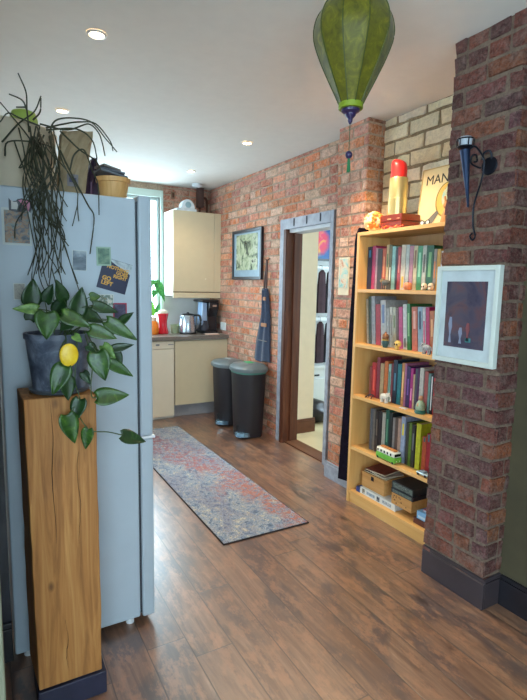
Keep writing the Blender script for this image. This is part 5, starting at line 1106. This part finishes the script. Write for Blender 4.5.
for k in range(26):
    a = rc.uniform(0, 6.28); r_ = rc.uniform(0, .009); ts.tube([(LXY[0]+r_*.5*math.cos(a), LXY[1]+r_*.5*math.sin(a), 2.008), (LXY[0]+r_*math.cos(a), LXY[1]+r_*math.sin(a), 1.958+rc.uniform(-.004, .006))], .0017, 4)
ts.build('tassel', mat('tassel_green', (30, 110, 60), .7), t)

# ------------------------------------------------------------------ ceiling lights
lampm = emis('warm_lamp', (255, 226, 184), 14.)
spots = [(.52, 2.55), (.527, 3.75), (1.926, 3.73), (1.913, 4.94), (1.93, 2.42), (.52, .6), (-1., .6), (-1, -1.2), (1.2, -1.2)]
names = ['nearest, above the fridge', 'above the cactus, second from the camera', 'above the doorway side of the kitchen', 'near the wall cabinet', 'hidden behind the lantern', 'in the near room by the fridge', 'in the near room left', 'in the near room far left', 'in the near room right']
for i, (x, y) in enumerate(spots):
    vis = i < 5
    if vis:
        t = thing('recessed_spotlight', 'recessed ceiling spotlight %s' % names[i], 'light', (x, y, H-.01), 'recessed ceiling spotlights')
        MB().lathe([(.046, H-.001), (.046, H-.006), (.036, H-.009), (.032, H-.004)], (x, y, 0), 32, False).build('bezel', mat('white_bezel', (214, 210, 202), .3), t, smooth=True)
        MB().lathe([(.001, H-.0045), (.033, H-.0045)], (x, y, 0), 24, False).build('bulb', lampm, t)
    ld = bpy.data.lights.new('spot_lamp', 'SPOT'); ld.energy = (9, 14, 14, 14, 60, 8, 8, 8, 8)[i]; ld.color = (1, .8, .56); ld.spot_size = R(115); ld.spot_blend = .8; ld.shadow_soft_size = .04
    lo = bpy.data.objects.new('spot_lamp', ld); C.objects.link(lo); lo.location = (x, y, H-.02)
t = thing('smoke_alarm', 'white round smoke alarm on the ceiling above the corner cabinet', 'smoke alarm', (2.2, 5.5, H-.04))
MB().lathe([(.06, H-.001), (.06, H-.02), (.045, H-.036), (.02, H-.04), (.001, H-.04)], (2.21, 5.52, 0), 32).build('housing', mat('alarm_white', (216, 222, 226), .4), t, smooth=True)
MB().lathe([(.014, H-.0405), (.012, H-.044)], (2.21, 5.52, 0), 16).build('test_button', mat('button_grey', (150, 156, 160), .4), t)

# ------------------------------------------------------------------ daylight
w = bpy.data.worlds.new('daylight'); bpy.context.scene.world = w; w.use_nodes = True
bg = w.node_tree.nodes['Background']; bg.inputs[0].default_value = (.62, .85, 1.0, 1); bg.inputs[1].default_value = 8.0
def portal(loc, rot, sx, sy):
    ld = bpy.data.lights.new('window_portal', 'AREA'); ld.shape = 'RECTANGLE'; ld.size = sx; ld.size_y = sy; ld.cycles.is_portal = True
    o = bpy.data.objects.new('window_portal', ld); C.objects.link(o); o.location = loc; o.rotation_euler = rot
portal(((WX0+WX1)/2, YB+.12, (WZ0+WZ1)/2), (R(-90), 0, 0), WX1-WX0, WZ1-WZ0)
portal((-.55, -2.76, 1.6), (R(90), 0, 0), 2.3, 1.6)
portal((-2.76, -.4, 1.6), (R(90), 0, R(-90)), 2.8, 1.6)
portal((-.27, 4.6, 1.5), (R(90), 0, R(-90)), 1.2, 1.0)  # portal of the added galley side window
portal((4.92, 3.5, 1.6), (R(90), 0, R(90)), 1.6, 1.4)  # portal of the added side room window

vs_ = bpy.context.scene.view_settings
vs_.view_transform = 'Standard'; vs_.look = 'None'; vs_.gamma = 1; vs_.use_curve_mapping = False; vs_.exposure = 1.0
